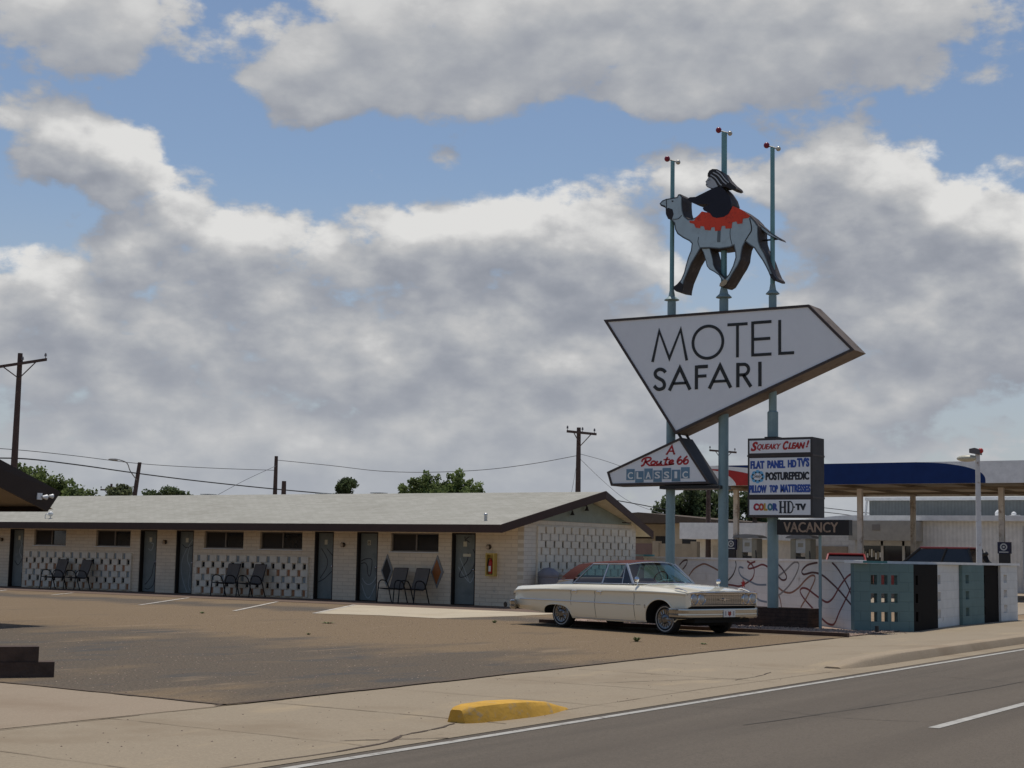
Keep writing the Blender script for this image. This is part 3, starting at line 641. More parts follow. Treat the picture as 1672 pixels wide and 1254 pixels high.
def vents(x, y, kind):
    z = zroof(x); mb = MB(); nm = 'roof_vent'
    if kind == 'pipe': mb.tube([(x,y,z-.05),(x,y,z+.13)], .045, 10); mb.sphere((x,y,z+.15), .055, 8, 6); return mb.build(nm, [GALV], roof, smooth=40)
    if kind == 'curl':
        mb.tube([(x,y,z-.05),(x,y,z+.10),(x,y-.04,z+.15),(x,y-.10,z+.15),(x,y-.14,z+.11)], .018, 6); mb.sphere((x,y-.26,z+.15), .085, 10, 8); mb.tube([(x,y-.26,z),(x,y-.26,z+.1)], .02, 6)
        return mb.build('roof_floodlight', [WHITEM], roof, smooth=40)
    if kind == 'dome':
        mb.box(x-.5,x+.5,y-.30,y+.30,z-.05,z+.10); mb.sphere((x,y,z+.10), .30, 12, 6, 0, (1.6,1,.22)); return mb.build('skylight', [WHITEM], roof, smooth=40)
    if kind == 'small': mb.box(x-.15,x+.15,y-.15,y+.15,z-.05,z+.05); return mb.build(nm, [WHITEM], roof)
    mb.box(x-.16,x+.16,y-.16,y+.16,z-.2,z+.10); mb.prism([(x-.2,y-.2,z+.12),(x+.2,y-.2,z+.12),(x+.2,y+.2,z+.12),(x-.2,y+.2,z+.12)], (0,0,.03)); mb.box(x-.1,x+.1,y-.1,y+.1,z+.10,z+.12)
    return mb.build('roof_exhaust', [GALV], roof)
vents(34.6,41.2,'curl'); vents(34.55,23.25,'pipe'); vents(38.9,25.85,'dome'); vents(38.6,24.25,'small')
for y in (37.7, 32.5, 30.2): vents(38.7,y,'box')

# things hanging on and standing before the motel
mb = MB(); ya = 23.35
YELP = mat('cabinet_yellow', (.56,.40,.10), .5); REDP = mat('extinguisher_red', (.45,.025,.015), .35)
ex = thing('extinguisher_cabinet', 'yellow cabinet with a red fire extinguisher on the white block wall', 'fire extinguisher', (XF,ya,.82))
mb.box(XF-.02,XF-.003,ya-.14,ya+.14,.82,1.45)
for y0, y1, z0, z1 in ((ya-.14,ya-.105,.82,1.45),(ya+.105,ya+.14,.82,1.45),(ya-.105,ya+.105,.82,.86),(ya-.105,ya+.105,1.41,1.45)): mb.box(XF-.17,XF-.02,y0,y1,z0,z1)
mb.build('cabinet', YELP, ex)
mb = MB(); mb.lathe([(0,0),(.058,0),(.062,.02),(.062,.30),(.045,.36),(.02,.38),(.02,.42),(0,.42)], (XF-.10,ya,.89), 'z', 14); mb.box(XF-.166,XF-.10,ya-.035,ya+.035,.95,1.1,1)
mb.tube([(XF-.10,ya,1.31),(XF-.13,ya+.06,1.30),(XF-.14,ya+.08,1.1)], .012, 6, 2); mb.build('extinguisher', [REDP, WHITEP, BLACKP], ex, smooth=40)
DIAG = mat('diamond_grey', (.24,.245,.24), .6)
for y, c, lab in ((27.0,BLACKP,'black diamond ornament with grey border on the motel wall beside door 8'), (25.22,mat('diamond_orange',(.33,.115,.032),.6),'orange diamond ornament with grey border on the motel wall')):
    mb = MB(); z = .90
    D = lambda w, h, dx=0, dy=0: [(XF-dx,y+dy+w,z),(XF-dx,y+dy,z+h),(XF-dx,y+dy-w,z),(XF-dx,y+dy,z-h)]
    mb.prism(D(.215,.47,.03), (.027,0,0), 1); mb.prism(D(.15,.35,.045,.01), (.013,0,0), 0)
    tag(mb.build('wall_diamond', [c, DIAG], None, (XF,y,z)), lab, 'wall ornament', 'diamond ornaments on the motel wall')
# patio chairs
SLING = mat('sling_fabric', (.13,.115,.10), .85, bump=.3, bscale=200); CFR = mat('chair_tube', (.016,.015,.015), .5, spec=.2)
def make_chair():
    t = thing('patio_chair', 'x', 'patio chair', (0,0,0), 'sling patio chairs outside the rooms')
    for s, nm in ((-1,'a'),(1,'b')):
        x = s*.29
        mb = MB(); mb.tube(spline([(x,.30,0),(x,.27,.30),(x,.245,.52),(x,.18,.615),(x,.04,.63),(x,-.10,.585),(x,-.19,.45),(x,-.27,.22),(x,-.35,0)], 5), .0165, 8)
        mb.build('side_frame', CFR, t, smooth=50, local=True)
    mb = MB(); mb.tube([(-.29,.255,.41),(.29,.255,.41)], .014, 8); mb.tube([(-.29,-.17,.40),(.29,-.17,.40)], .014, 8)
    for s in (-1,1): mb.tube(spline([(s*.25,.255,.41),(s*.25,0,.385),(s*.25,-.18,.40),(s*.25,-.30,.66),(s*.25,-.40,.97)], 5), .014, 8)
    mb.tube([(-.25,-.40,.97),(.25,-.40,.97)], .014, 8)
    mb.build('seat_frame', CFR, t, smooth=50, local=True)
    P = spline([(0,.255,.415),(0,.0,.375),(0,-.13,.385),(0,-.19,.43)], 5); Q = spline([(0,-.19,.43),(0,-.29,.66),(0,-.39,.975)], 5)
    for nm, pp in (('seat',P),('backrest',Q)):
        mb = MB()
        for i in range(len(pp)-1):
            a, b = pp[i], pp[i+1]
            mb.quad((-.245,a.y,a.z),(.245,a.y,a.z),(.245,b.y,b.z),(-.245,b.y,b.z)); mb.quad((-.245,b.y+.008,b.z-.008),(.245,b.y+.008,b.z-.008),(.245,a.y+.008,a.z-.008),(-.245,a.y+.008,a.z-.008))
        mb.build(nm, SLING, t, smooth=60, local=True)
    return t
def copy_tree(o, parent=None):
    c = o.copy(); col.objects.link(c)
    if parent is not None: c.parent = parent
    for ch in list(o.children): copy_tree(ch, c)
    return c
proto = make_chair()
spots = [(40.45,88,'left chair of the pair beside the far left door'),(39.3,85,'right chair of the pair beside the far left door'),
 (32.7,88,'left chair of the middle pair under a window'),(31.65,84,'right chair of the middle pair under a window'),
 (26.3,88,'left chair of the near pair, beside the black diamond'),(25.55,84,'right chair of the near pair, beside the orange diamond')]
for i, (y, a, lab) in enumerate(spots):
    c = proto if i == 0 else copy_tree(proto)
    c.location = (34.42,y,.01); c.rotation_euler = (0,0,R(a)); c['label'] = 'dark sling patio chair, '+lab
# things at the gable
BINM = mat('bin_grey', (.20,.20,.225), .6); POTM = mat('pot_pale', (.36,.38,.38), .7)
t = thing('trash_bin', 'grey round trash bin against the gable wall', 'trash bin', (35.75,21.95,0))
mb = MB(); mb.lathe([(0,0),(.22,0),(.25,.05),(.27,.82),(.29,.84),(.29,.9)], (35.75,21.95,.0), 'z', 20); mb.build('bin_body', BINM, t, smooth=40)
mb = MB(); mb.lathe([(.295,.88),(.28,.95),(.15,1.06),(0,1.09)], (35.75,21.95,.0), 'z', 20); mb.build('lid', BINM, t, smooth=40)
mb = MB(); mb.lathe([(0,0),(.19,0),(.2,.05),(.30,.86),(.33,.88),(.33,.95),(.28,.95),(.27,.85),(0,.84)], (36.4,21.9,.0), 'z', 20)
tag(mb.build('planter_pot', POTM, None, (36.4,21.9,0), 40), 'pale tapered planter pot beside the grey trash bin', 'planter')
mb = MB(); WOOD = m_worn('dark_wood', (.07,.04,.028), (.11,.08,.055), (.5,.75), .8, 6, bump=.4)
for k in range(3): mb.box(36.85,38.3,21.62,21.68,.05+k*.26,.29+k*.26)
mb.box(36.85,38.3,22.1,22.16,.05,.82); mb.box(36.87,36.93,21.68,22.1,0,.82); mb.box(38.2,38.26,21.68,22.1,0,.82); mb.box(36.83,38.32,21.6,22.18,.822,.87)
tag(mb.build('wooden_box', WOOD, None, (37.5,21.9,0)), 'dark wooden plank box at the gable wall behind the sedan', 'box')

# ------------------------------------------------------------------ the opposite wing: only its roof corner reaches into the view
ow = thing('motel_office', 'dark brown overhanging gable roof corner of the opposite motel wing', 'building', (12,24,0))
ox1, oxr, ox0 = 19.05, 14.6, 10.1; oez, orz = 2.40, 3.78; oye, oyp, oyb = 22.35, 21.6, 60
mb = MB(); mb.box(ox0+1.2,ox1-1.75,oye+.5,oyb,0,2.35); mb.build('wall', WHITE_BLOCK_X, ow)
mb = MB()
for dz in (0,.05): roof_pair(mb, 0, 0, dz, ox0, oxr, ox1, oye, oyp, oyb, oez, orz)
orf = mb.build('roof', mat('dark_roofing', (.09,.085,.08), .9), ow)
mb = MB(); roof_pair(mb, 0, 0, .30, ox0+.05, oxr, ox1-.06, oye+.05, oyp+.05, oyb, oez, orz); mb.build('soffit', mat('tan_soffit', (.34,.25,.16), .8), orf)
mb = MB()
for x in (ox0, ox1):
    s = 1 if x == ox1 else -1
    mb.prism([(x+.02*s,oye-.035,oez+.025),(oxr,oyp-.035,orz+.025),(oxr,oyp-.035,orz-.43),(x-.26*s,oye-.035,oez-.35)], (0,.035,0))
    mb.prism([(x+.02*s,oye,oez+.02),(x-.26*s,oye,oez-.35),(x-.30*s,oye,oez-.35),(x-.04*s,oye,oez+.02)], (0,oyb-oye,0))
mb.build('fascia', mat('dark_brown_fascia', (.028,.017,.014), .6), orf)
mb = MB(); c = Vector((18.55,22.25,2.31)); mb.box(c.x-.09,c.x+.02,c.y-.03,c.y+.04,c.z-.05,c.z+.07)
mb.lathe([(.02,.0),(.035,.05),(.05,.10),(.045,.10),(0,.09)], (c.x+.0,c.y-.05,c.z), 'x', 12); mb.lathe([(.02,.0),(.03,.04),(.045,.08),(.04,.08),(0,.07)], (c.x+.11,c.y-.10,c.z+.02), 'x', 12); mb.tube([c,(c.x+.14,c.y-.1,c.z+.02)], .015, 6)
mb.build('floodlight', WHITEM, ow, smooth=40)

# ------------------------------------------------------------------ the big roadside sign: three poles, four sign boxes, the rider
XS, XB2, XP = 30.32, 30.98, 30.65                                   # sign front, back, pole axis
sg = lambda y, z, o=0: (XS-o, y, z)
def lp(x):                                                          # lettering on a face at plane x, reading towards -Y
    return lambda u, z, o: (x-o, -u, z)
def pole(y, top, r0, r1, zc, r2, label, zb):
    t = thing('sign_pole', label, 'pole', (XP,y,0), 'three blue steel sign poles')
    zj = 4.6
    mb = MB(); mb.lathe([(0,-.05),(r0,-.05),(r0,zj),(r1,zj+.03),(r1,zc)], (XP,y,0), 'z', 20); mb.build('lower_tube', STEELBLUE, t, smooth=40)
    mb = MB(); mb.lathe([(r1,zc),(r1*.9,zc+.03),(r1*1.75,zc+.055),(r1*1.75,zc+.065),(r2*1.5,zc+.14),(r2*1.1,zc+.26),(r2,zc+.28)], (XP,y,0), 'z', 20); mb.build('collar', STEELBLUE, t, smooth=30)
    mb = MB(); mb.lathe([(r2,zc+.28),(r2*.92,top),(0,top)], (XP,y,0), 'z', 16); mb.build('upper_tube', STEELTEAL, t, smooth=40)
    f = MB(); f.tube([(XP,y+.10,top+.055),(XP,y-.13,top-.035)], .016, 6); f.sphere((XP,y+.14,top+.075), .068, 12, 8, 1); f.sphere((XP,y-.14,top-.04), .055, 12, 8, 2)
    f.build('finial', [BLACKP, mat('finial_red',(.22,.012,.03),.3), mat('finial_pale',(.50,.46,.38),.25,.3)], t, smooth=40)
    return t
pole(15.63, 10.50, .105, .098, 7.20, .052, 'left sign pole with the shortest top, behind the camel head', 0)
pole(14.33, 11.00, .112, .102, 7.16, .068, 'middle and tallest of the three sign poles', 0)
pole(13.16, 10.49, .118, .086, 7.15, .052, 'right sign pole rising from the brick planter', 0)
# main arrow
AR = [(17.2,6.86),(12.18,6.85),(11.17,5.81),(15.35,4.16)]
t = thing('motel_sign', 'large white arrow-shaped sign reading MOTEL SAFARI', 'sign', (XP,14.2,4.16))
mb = MB(); mb.prism([sg(y,z) for y, z in AR], (.66,0,0), 0, 1); mb.build('sign_box', [SIGNFRAME, SIGNSIDE], t)
IN = inset(AR, .055)
mb = MB(); mb.prism([sg(y,z,.012) for y, z in IN], (.01,0,0)); mb.build('sign_face', SIGNWHITE, t)
mb = MB(); mb.ribbon([sg(y,z,.004) for y, z in inset(AR,.03)], .055, (-1,0,0), .03, 0, True); mb.build('frame', SIGNFRAME, t)
mb = MB(); K = lambda P, w: mb.ribbon([sg(y,z,.014) for y, z in P], w, (-1,0,0), .006)
def arc(cy, cz, ry, rz, a0, a1, n=24): return [(cy-ry*math.cos(R(a0+(a1-a0)*i/n)), cz+rz*math.sin(R(a0+(a1-a0)*i/n))) for i in range(n+1)]
w = .056
w = .066
K([(15.93,5.81),(15.765,6.51),(15.505,5.87),(15.225,6.51),(15.07,5.80)], w)
mb.ribbon([sg(y,z,.014) for y, z in arc(14.555,6.18,.365,.36,0,360,40)[:-1]], w, (-1,0,0), .006, 0, True)
K([(14.08,6.535),(13.60,6.53)], w); K([(13.84,6.50),(13.84,5.80)], w)
K([(13.48,6.57),(13.48,5.80)], w); K([(13.452,6.54),(13.04,6.54)], w); K([(13.452,6.175),(13.07,6.175)], w); K([(13.452,5.83),(13.04,5.83)], w)
K([(12.85,6.56),(12.85,5.80)], w); K([(12.822,5.83),(12.52,5.83)], w)
w = .078
K(spline([(15.60,5.555),(15.65,5.61),(15.74,5.635),(15.82,5.61),(15.86,5.55),(15.835,5.475),(15.75,5.42),(15.665,5.37),(15.625,5.29),(15.645,5.215),(15.73,5.18),(15.81,5.195),(15.885,5.265)], 4), w)
for a in (15.24, 14.255):
    K([(a+.26,5.14),(a,5.64),(a-.255,5.14)], w); K([(a+.165,5.295),(a-.16,5.295)], .06)
K([(14.83,5.14),(14.83,5.675)], w); K([(14.79,5.64),(14.55,5.64)], w); K([(14.79,5.43),(14.585,5.43)], .068)
K([(13.83,5.14),(13.83,5.68)], w); K([(13.79,5.64),(13.70,5.64)]+[(13.69-.115*math.cos(R(a)),5.525+.115*math.sin(R(a))) for a in range(90,-91,-15)]+[(13.70,5.41),(13.79,5.41)], .07); K([(13.70,5.41),(13.52,5.14)], w)
K([(13.31,5.675),(13.31,5.14)], w)
mb.build('lettering', LETTER, t)
# little pennant sign
SM = [(17.08,3.34),(15.22,4.08),(14.49,3.05),(16.97,3.02)]
t = thing('classic_sign', 'small white pennant sign reading A Route 66 CLASSIC', 'sign', (XP,15.6,3.02))
mb = MB(); mb.prism([sg(y,z) for y, z in SM], (.60,0,0), 0, 1); mb.build('sign_box', [SIGNFRAME, BOXGREY], t)
mb = MB(); mb.prism([sg(y,z,.012) for y, z in inset(SM,.05)], (.01,0,0)); mb.build('sign_face', SIGNWHITE, t)
mb = MB(); mb.ribbon([sg(y,z,.004) for y, z in inset(SM,.028)], .05, (-1,0,0), .026, 0, True); mb.build('frame', SIGNFRAME, t)
mb = MB(); mb.box(XS+.02,XS+.66,14.3,15.75,2.94,3.015); mb.build('support_beam', BLACKP, t)
for x in (.1,.5): mb = MB(); mb.tube([(XS+x,15.24,4.05),(XS+x,15.34,4.2)], .03, 8); mb.build('hanger', BLACKP, t)
SRED = mat('sign_red', (.42,.022,.025), .5)
mb = MB(); q = lambda x, y: (17.08-(x-95)/1672*200/64.9, 3.34-(y-590)/920*110/75.0)
K2 = lambda P, w, sm=1: mb.ribbon([sg(*q(*p),.013) for p in ([tuple(v)[:2] for v in spline([(a,b,0) for a,b in P],4)] if sm else P)], w*1.5, (-1,0,0), .005)
K2([(910,355),(935,352)], .022, 0); K2([(925,352),(992,242),(1022,352)], .026, 0); K2([(1010,352),(1036,352)], .022, 0); K2([(962,315),(1008,315)], .02, 0)
K2([(640,420),(625,460),(605,500),(572,515)], .03); K2([(580,455),(600,420),(650,398),(700,402),(705,425),(670,450),(630,458)], .026); K2([(640,456),(660,485),(690,510)], .028)
K2([(690,510),(900,508),(1020,496)], .020)
K2([(755,448),(725,455),(708,480),(722,498),(752,492),(770,465),(755,448)], .026)
K2([(800,448),(785,480),(798,497),(830,485),(852,450)], .026); K2([(852,450),(842,485),(860,497)], .024)
K2([(935,395),(905,470),(905,495),(930,490)], .026); K2([(880,432),(965,428)], .02)
K2([(955,478),(1000,465),(1010,448),(990,440),(965,455),(955,480),(975,498),(1022,485)], .026)
for dx in (0, 82): K2([(1118+dx,388),(1080+dx,425),(1066+dx,465),(1080+dx,495),(1110+dx,492),(1128+dx,465),(1118+dx,440),(1090+dx,445),(1070+dx,470)], .026)
mb.build('script_lettering', SRED, t)
TILE = mat('tile_blue', (.135,.235,.32), .5)
for k, ch in enumerate('CLASSIC'):
    x0 = 370+k*124.5; up = (0,30,-4,24,-8,20,-14)[k]
    a, b = q(x0,556+up), q(x0+114,718+up+(-6 if k % 2 == 0 else 0))
    mb = MB(); mb.box(XS-.020,XS-.0135,b[0],a[0],b[1],a[1])
    c0, c1 = q(x0+22,695), q(x0+92,600)
    text_geo(mb, ch, lp(XS-.020), -c0[0]+(.034 if ch == 'I' else 0), -c1[0]-(.034 if ch == 'I' else 0), c0[1], c1[1], 1, 0, .012, .004, .004)
    mb.build('letter_tile', [TILE, mat('tile_letter_white', (.72,.73,.72), .5)], t)
# reader board
t = thing('reader_board', 'grey boxed sign with three white panels reading SQUEAKY CLEAN and COLOR HD-TV', 'sign', (XP,12.86,2.31))
mb = MB(); mb.box(XS,XB2,12.12,13.60,2.32,4.015); mb.box(XS-.012,XB2+.01,12.11,13.61,3.615,3.655,1); mb.box(XS-.012,XB2+.01,12.11,13.61,2.72,2.76,1); mb.box(XS+.2,XS+.32,13.52,13.58,2.2,2.32,1); mb.box(XS+.2,XS+.5,13.02,13.3,4.015,4.06,1)
mb.build('sign_box', [BOXGREY, SIGNFRAME], t)
PAN = [(3.69,3.965),(2.80,3.585),(2.365,2.69)]
BLU = mat('sign_blue', (.035,.085,.34), .5); INK = mat('sign_ink', (.02,.022,.03), .5); SKYB = mat('logo_light_blue', (.16,.45,.72), .5)
for k, (z0, z1) in enumerate(PAN):
    mb = MB(); mb.box(XS-.012,XS-.002,12.165,13.555,z0,z1); f = mb.build('panel_face', SIGNWHITE, t)
    mb = MB(); P = lp(XS-.012)
    tx = lambda s, ya, yb, za, zb, mi=0, sh=0, bo=.02, hv=.006: text_geo(mb, s, P, -ya, -yb, za, zb, mi, sh, bo, .004, hv)
    if k == 0:
        tx('S',13.52,13.36,3.735,3.935,0,.35,.03); tx('QUEAKY',13.37,12.83,3.745,3.885,0,.35,.03); tx('C',12.78,12.655,3.75,3.935,0,.35,.03); tx('LEAN',12.66,12.28,3.765,3.90,0,.35,.03); tx('!',12.255,12.19,3.79,3.94,0,.35,.03)
        mb.build('lettering', SRED, f)
    elif k == 1:
        tx('FLAT',13.525,13.21,3.355,3.52,0,0,.035); tx('PANEL',13.135,12.735,3.36,3.525,0,0,.035); tx('HD',12.665,12.48,3.37,3.53,0,0,.035); tx("TV'S",12.455,12.19,3.38,3.57,0,0,.035)
        tx('PILLOW',13.555,13.16,2.835,3.0,0,0,.035); tx('TOP',13.085,12.90,2.84,3.0,0,0,.035); tx('MATTRESSES',12.835,12.168,2.84,3.01,0,0,.035)
        tx('POSTUREPEDIC',13.175,12.195,3.105,3.275,1,0,.03)
        cy, cz = 13.365, 3.185                                       # logo: pale blue scalloped badge, white centre, dark script
        for a in range(0,360,45): mb.prism([(XS-.014,cy+.105*math.cos(R(a))+.06*math.cos(R(b)),cz+.085*math.sin(R(a))+.06*math.sin(R(b))) for b in range(0,360,30)], (.004+.0002*(a//45),0,0), 2)
        mb.prism([(XS-.017,cy+.10*math.cos(R(b)),cz+.075*math.sin(R(b))) for b in range(0,360,20)], (.003,0,0), 3)
        text_geo(mb, 'Sealy', lp(XS-.017), -cy-.085, -cy+.09, cz-.04, cz+.05, 1, .4, .01)
        mb.build('lettering', [BLU, INK, SKYB, SIGNWHITE], f)
    else:
        cols = [mat('letter_crimson',(.38,.02,.05),.5), mat('letter_orange_red',(.46,.075,.035),.5), mat('letter_gold',(.50,.33,.06),.5), mat('letter_teal',(.05,.19,.24),.5), mat('letter_blue',(.05,.09,.30),.5)]
        x = 13.455
        for i, ch in enumerate('COLOR'):
            wd = (.125,.125,.085,.125,.12)[i]; tx(ch, x, x-wd+.012, 2.455, 2.61, i, 0, .05); x -= wd-.004
        yh = 12.855                                                  # slab-serif HD
        for y0, y1, z0, z1 in ((yh+.005,yh-.040,2.415,2.645),(yh-.095,yh-.140,2.415,2.645),(yh-.035,yh-.10,2.515,2.54),(yh+.02,yh-.055,2.40,2.418),(yh+.02,yh-.055,2.642,2.66),(yh-.08,yh-.155,2.40,2.418),(yh-.08,yh-.155,2.642,2.66),(yh-.175,yh-.220,2.415,2.645),(yh-.165,yh-.235,2.40,2.418),(yh-.165,yh-.235,2.642,2.66)):
            mb.box(XS-.016,XS-.0125,y1,y0,z0,z1,5)
        mb.ribbon([(XS-.0125,y,z) for y, z in [(yh-.215,2.651)]+[(yh-.225-.075*math.cos(R(a)),2.53+.121*math.sin(R(a))) for a in range(90,-91,-15)]+[(yh-.215,2.409)]], .026, (-1,0,0), .0036, 5)
        mb.box(XS-.016,XS-.0125,12.51,12.54,2.515,2.545,5)
        tx('TV',12.495,12.265,2.465,2.60,5,0,.05)
        mb.build('lettering', cols+[INK], f)
# vacancy sign
t = thing('vacancy_sign', 'small black neon sign reading VACANCY on a thin post under the reader board', 'sign', (30.36,12.0,0))
mb = MB(); mb.box(30.30,30.50,11.32,12.92,1.945,2.265); mb.build('sign_box', m_worn('vacancy_black', (.018,.015,.014), (.05,.03,.02), (.6,.75), .6, 6), t)
mb = MB(); text_geo(mb, 'VACANCY', lp(30.30), -12.76, -11.56, 2.0, 2.21, 0, 0, .0, .006, .007); mb.build('lettering', m_worn('neon_letter_rust', (.36,.25,.17), (.12,.07,.05), (.5,.68), .5, 20), t)
mb = MB(); mb.tube([(30.42,12.0,-.02),(30.42,12.0,1.944)], .032, 10); mb.box(30.39,30.45,11.97,12.03,.45,.6); mb.build('post', STEELBLUE, t)
# rider on a camel: a thick painted cut-out
body = [(15.842,9.483),(15.776,9.545),(15.672,9.574),(15.507,9.58),(15.394,9.588),(15.37,9.643),(15.314,9.645),(15.257,9.576),(15.259,9.418),(15.243,9.253),(15.201,9.127),(15.104,9.043),(15.015,9.034),(14.913,9.069),(14.768,9.166),(14.564,9.139),(14.333,9.1),(14.048,9.176),(13.991,9.217),(13.793,9.113),(13.596,8.959),(13.484,8.837),(13.394,8.704),(13.394,8.525),(13.378,8.366),(13.331,8.231),(13.248,8.092),(13.179,7.929),(13.11,7.741),(13.042,7.579),(12.973,7.496),(12.973,7.457),(13.042,7.463),(13.11,7.533),(13.165,7.668),(13.234,7.804),(13.303,7.928),(13.4,8.067),(13.497,8.215),(13.595,8.282),(13.702,8.372),(13.758,8.272),(13.786,8.143),(13.805,8.0),(13.875,7.861),(13.982,7.713),(14.067,7.583),(14.157,7.458),(14.243,7.418),(14.334,7.439),(14.317,7.509),(14.186,7.603),(14.101,7.696),(14.005,7.873),(13.946,8.052),(13.952,8.158),(13.989,8.315),(14.074,8.286),(14.331,8.274),(14.575,8.318),(14.793,8.331),(14.903,8.167),(15.007,8.016),(15.105,7.81),(15.192,7.629),(15.235,7.472),(15.249,7.371),(15.403,7.405),(15.48,7.47),(15.469,7.523),(15.389,7.565),(15.287,7.664),(15.211,7.819),(15.168,7.976),(15.11,8.159),(15.041,8.314),(15.021,8.468),(15.086,8.534),(15.234,8.616),(15.382,8.725),(15.442,8.84),(15.461,8.978),(15.533,9.059),(15.623,9.104),(15.678,9.219),(15.685,9.356),(15.715,9.387),(15.806,9.424)]
leg = [(14.822,8.374),(14.576,8.35),(14.538,8.213),(14.497,8.076),(14.479,7.942),(14.43,7.844),(14.321,7.715),(14.215,7.622),(14.186,7.558),(14.257,7.538),(14.317,7.622),(14.363,7.693),(14.478,7.777),(14.594,7.845),(14.658,7.926),(14.693,8.067),(14.746,8.233)]
tail = [(13.567,8.917),(13.47,8.822),(13.372,8.733),(13.206,8.585),(13.068,8.487),(12.931,8.4),(12.898,8.35),(13.096,8.438),(13.233,8.509),(13.386,8.642),(13.539,8.816)]
robe = [(15.121,9.497),(15.062,9.537),(14.915,9.528),(14.769,9.579),(14.566,9.65),(14.422,9.695),(14.278,9.683),(14.192,9.592),(14.077,9.419),(14.034,9.281),(14.048,9.149),(14.104,9.049),(14.219,8.994),(14.391,8.986),(14.492,9.024),(14.564,9.12),(14.709,9.19),(14.739,9.247),(14.675,9.293),(14.565,9.313),(14.71,9.34),(14.885,9.355),(15.032,9.42)]
blanket = [(15.074,8.997),(14.956,8.984),(14.907,9.047),(14.762,9.179),(14.564,9.12),(14.492,9.024),(14.391,8.986),(14.219,8.994),(14.104,9.049),(14.042,9.148),(14.002,9.216),(13.793,9.113),(13.59,8.954),(13.624,8.912),(13.764,8.906),(13.775,8.801),(13.891,8.8),(13.914,8.861),(14.019,8.853),(14.033,8.722),(14.175,8.724),(14.189,8.792),(14.275,8.795),(14.298,8.696),(14.433,8.697),(14.447,8.792),(14.528,8.787),(14.548,8.722),(14.684,8.749),(14.708,8.832),(14.795,8.849),(14.809,8.797),(14.912,8.821),(14.956,8.912),(15.059,8.949)]
face = [(14.611,9.965),(14.649,9.902),(14.689,9.859),(14.671,9.832),(14.683,9.779),(14.648,9.732),(14.581,9.697),(14.494,9.668),(14.379,9.695),(14.336,9.749),(14.422,9.861),(14.509,9.953)]
hair = [(14.631,9.968),(14.626,10.035),(14.591,10.098),(14.51,10.128),(14.394,10.108),(14.279,10.032),(14.192,9.893),(14.078,9.766),(13.949,9.657),(13.921,9.601),(13.977,9.581),(14.077,9.619),(14.192,9.686),(14.307,9.686),(14.379,9.722),(14.451,9.851),(14.538,9.935)]
jaw = [(15.679,9.342),(15.61,9.354),(15.505,9.309),(15.474,9.197),(15.518,9.079),(15.593,9.101),(15.66,9.19)]
XC0, XC1 = 30.42, 30.90
ck = lambda y, z, o=0: (XC0-o, y, z)
t = thing('camel_sign', 'painted cut-out of a rider in dark robe on a pale blue camel with red blanket', 'sign figure', (XP,14.3,7.37))
CAMEL = m_worn('camel_pale_blue', (.43,.54,.58), (.35,.43,.46), (.45,.7), .5, 3); CSIDE = m_worn('camel_side_dark', (.055,.042,.038), (.14,.115,.10), (.5,.72), .7, 3)
CMID = mat('camel_airbrush_grey', (.135,.165,.18), .6); COUT = mat('camel_outline', (.022,.02,.022), .6); NAVY = mat('robe_navy', (.010,.011,.022), .6)
RED = m_worn('blanket_red', (.74,.060,.020), (.36,.03,.015), (.5,.7), .5, 6); FACEM = mat('face_pale', (.42,.45,.47), .6)
def layer(mb, P, o0, o1, mi): mb.prism([ck(y,z,o1) for y, z in P], (o1-o0,0,0), mi)
def figure(name, P, x0, x1, ins, mats3):
    mb = MB(); mb.prism([(x0,y,z) for y, z in P], (x1-x0,0,0), 1, 0)
    for k, d in enumerate(ins): mb.prism([(x0-.004*(k+1),y,z) for y, z in inset(P,d)], (.0035,0,0), 2+k)
    o = mb.build(name, [CSIDE]+mats3, t); return o
cb = figure('camel_body', body, XC0, XC1, (.012,.034), [COUT, CMID, CAMEL])
figure('bent_foreleg', leg, XC0+.03, XC1-.02, (.012,.024), [COUT, CMID, CAMEL])
figure('tail', tail, XC0+.16, XC1-.10, (.012,.02), [COUT, CMID, CAMEL])
mb = MB(); layer(mb, jaw, .009, .013, 0); layer(mb, [(14.375,8.70),(14.298,8.70),(14.311,8.431),(14.389,8.439)], .009, .013, 1)
P2 = lambda L, w, mi=0: mb.ribbon([ck(y,z,.0095) for y, z in [tuple(v)[:2] for v in spline([(a,b,0) for a,b in L],4)]], w, (-1,0,0), .004, mi)
layer(mb, [(15.53,9.517),(15.483,9.511),(15.482,9.479),(15.521,9.483)], .009, .013, 0)
P2([(15.662,9.559),(15.655,9.36)], .018); P2([(15.489,9.076),(15.355,9.075),(15.266,9.147)], .014); P2([(13.60,8.90),(13.553,8.647),(13.623,8.522),(13.707,8.40)], .024); P2([(14.06,8.78),(14.07,8.55),(14.02,8.34)], .012); P2([(14.82,8.36),(14.86,8.5),(14.84,8.6)], .010); P2([(15.80,9.45),(15.70,9.40)], .012)
for P_, m_ in (([(15.48,7.47),(15.469,7.523),(15.389,7.565),(15.31,7.635),(15.22,7.55),(15.249,7.371),(15.403,7.405)],0),([(13.05,7.60),(12.973,7.496),(12.973,7.457),(13.042,7.463),(13.11,7.533),(13.15,7.63)],0),([(14.334,7.439),(14.317,7.509),(14.2,7.59),(14.115,7.55),(14.157,7.458),(14.243,7.418)],2)): layer(mb, inset(P_,.006), .0125, .0155, m_)
mb.build('bridle_and_lines', [COUT, CMID, mat('hoof_tan', (.45,.37,.24), .6)], cb)
mb = MB(); mb.prism([(XC0-.020,y,z) for y, z in blanket], (.018,0,0), 0)
mb.build('saddle_blanket', RED, t)
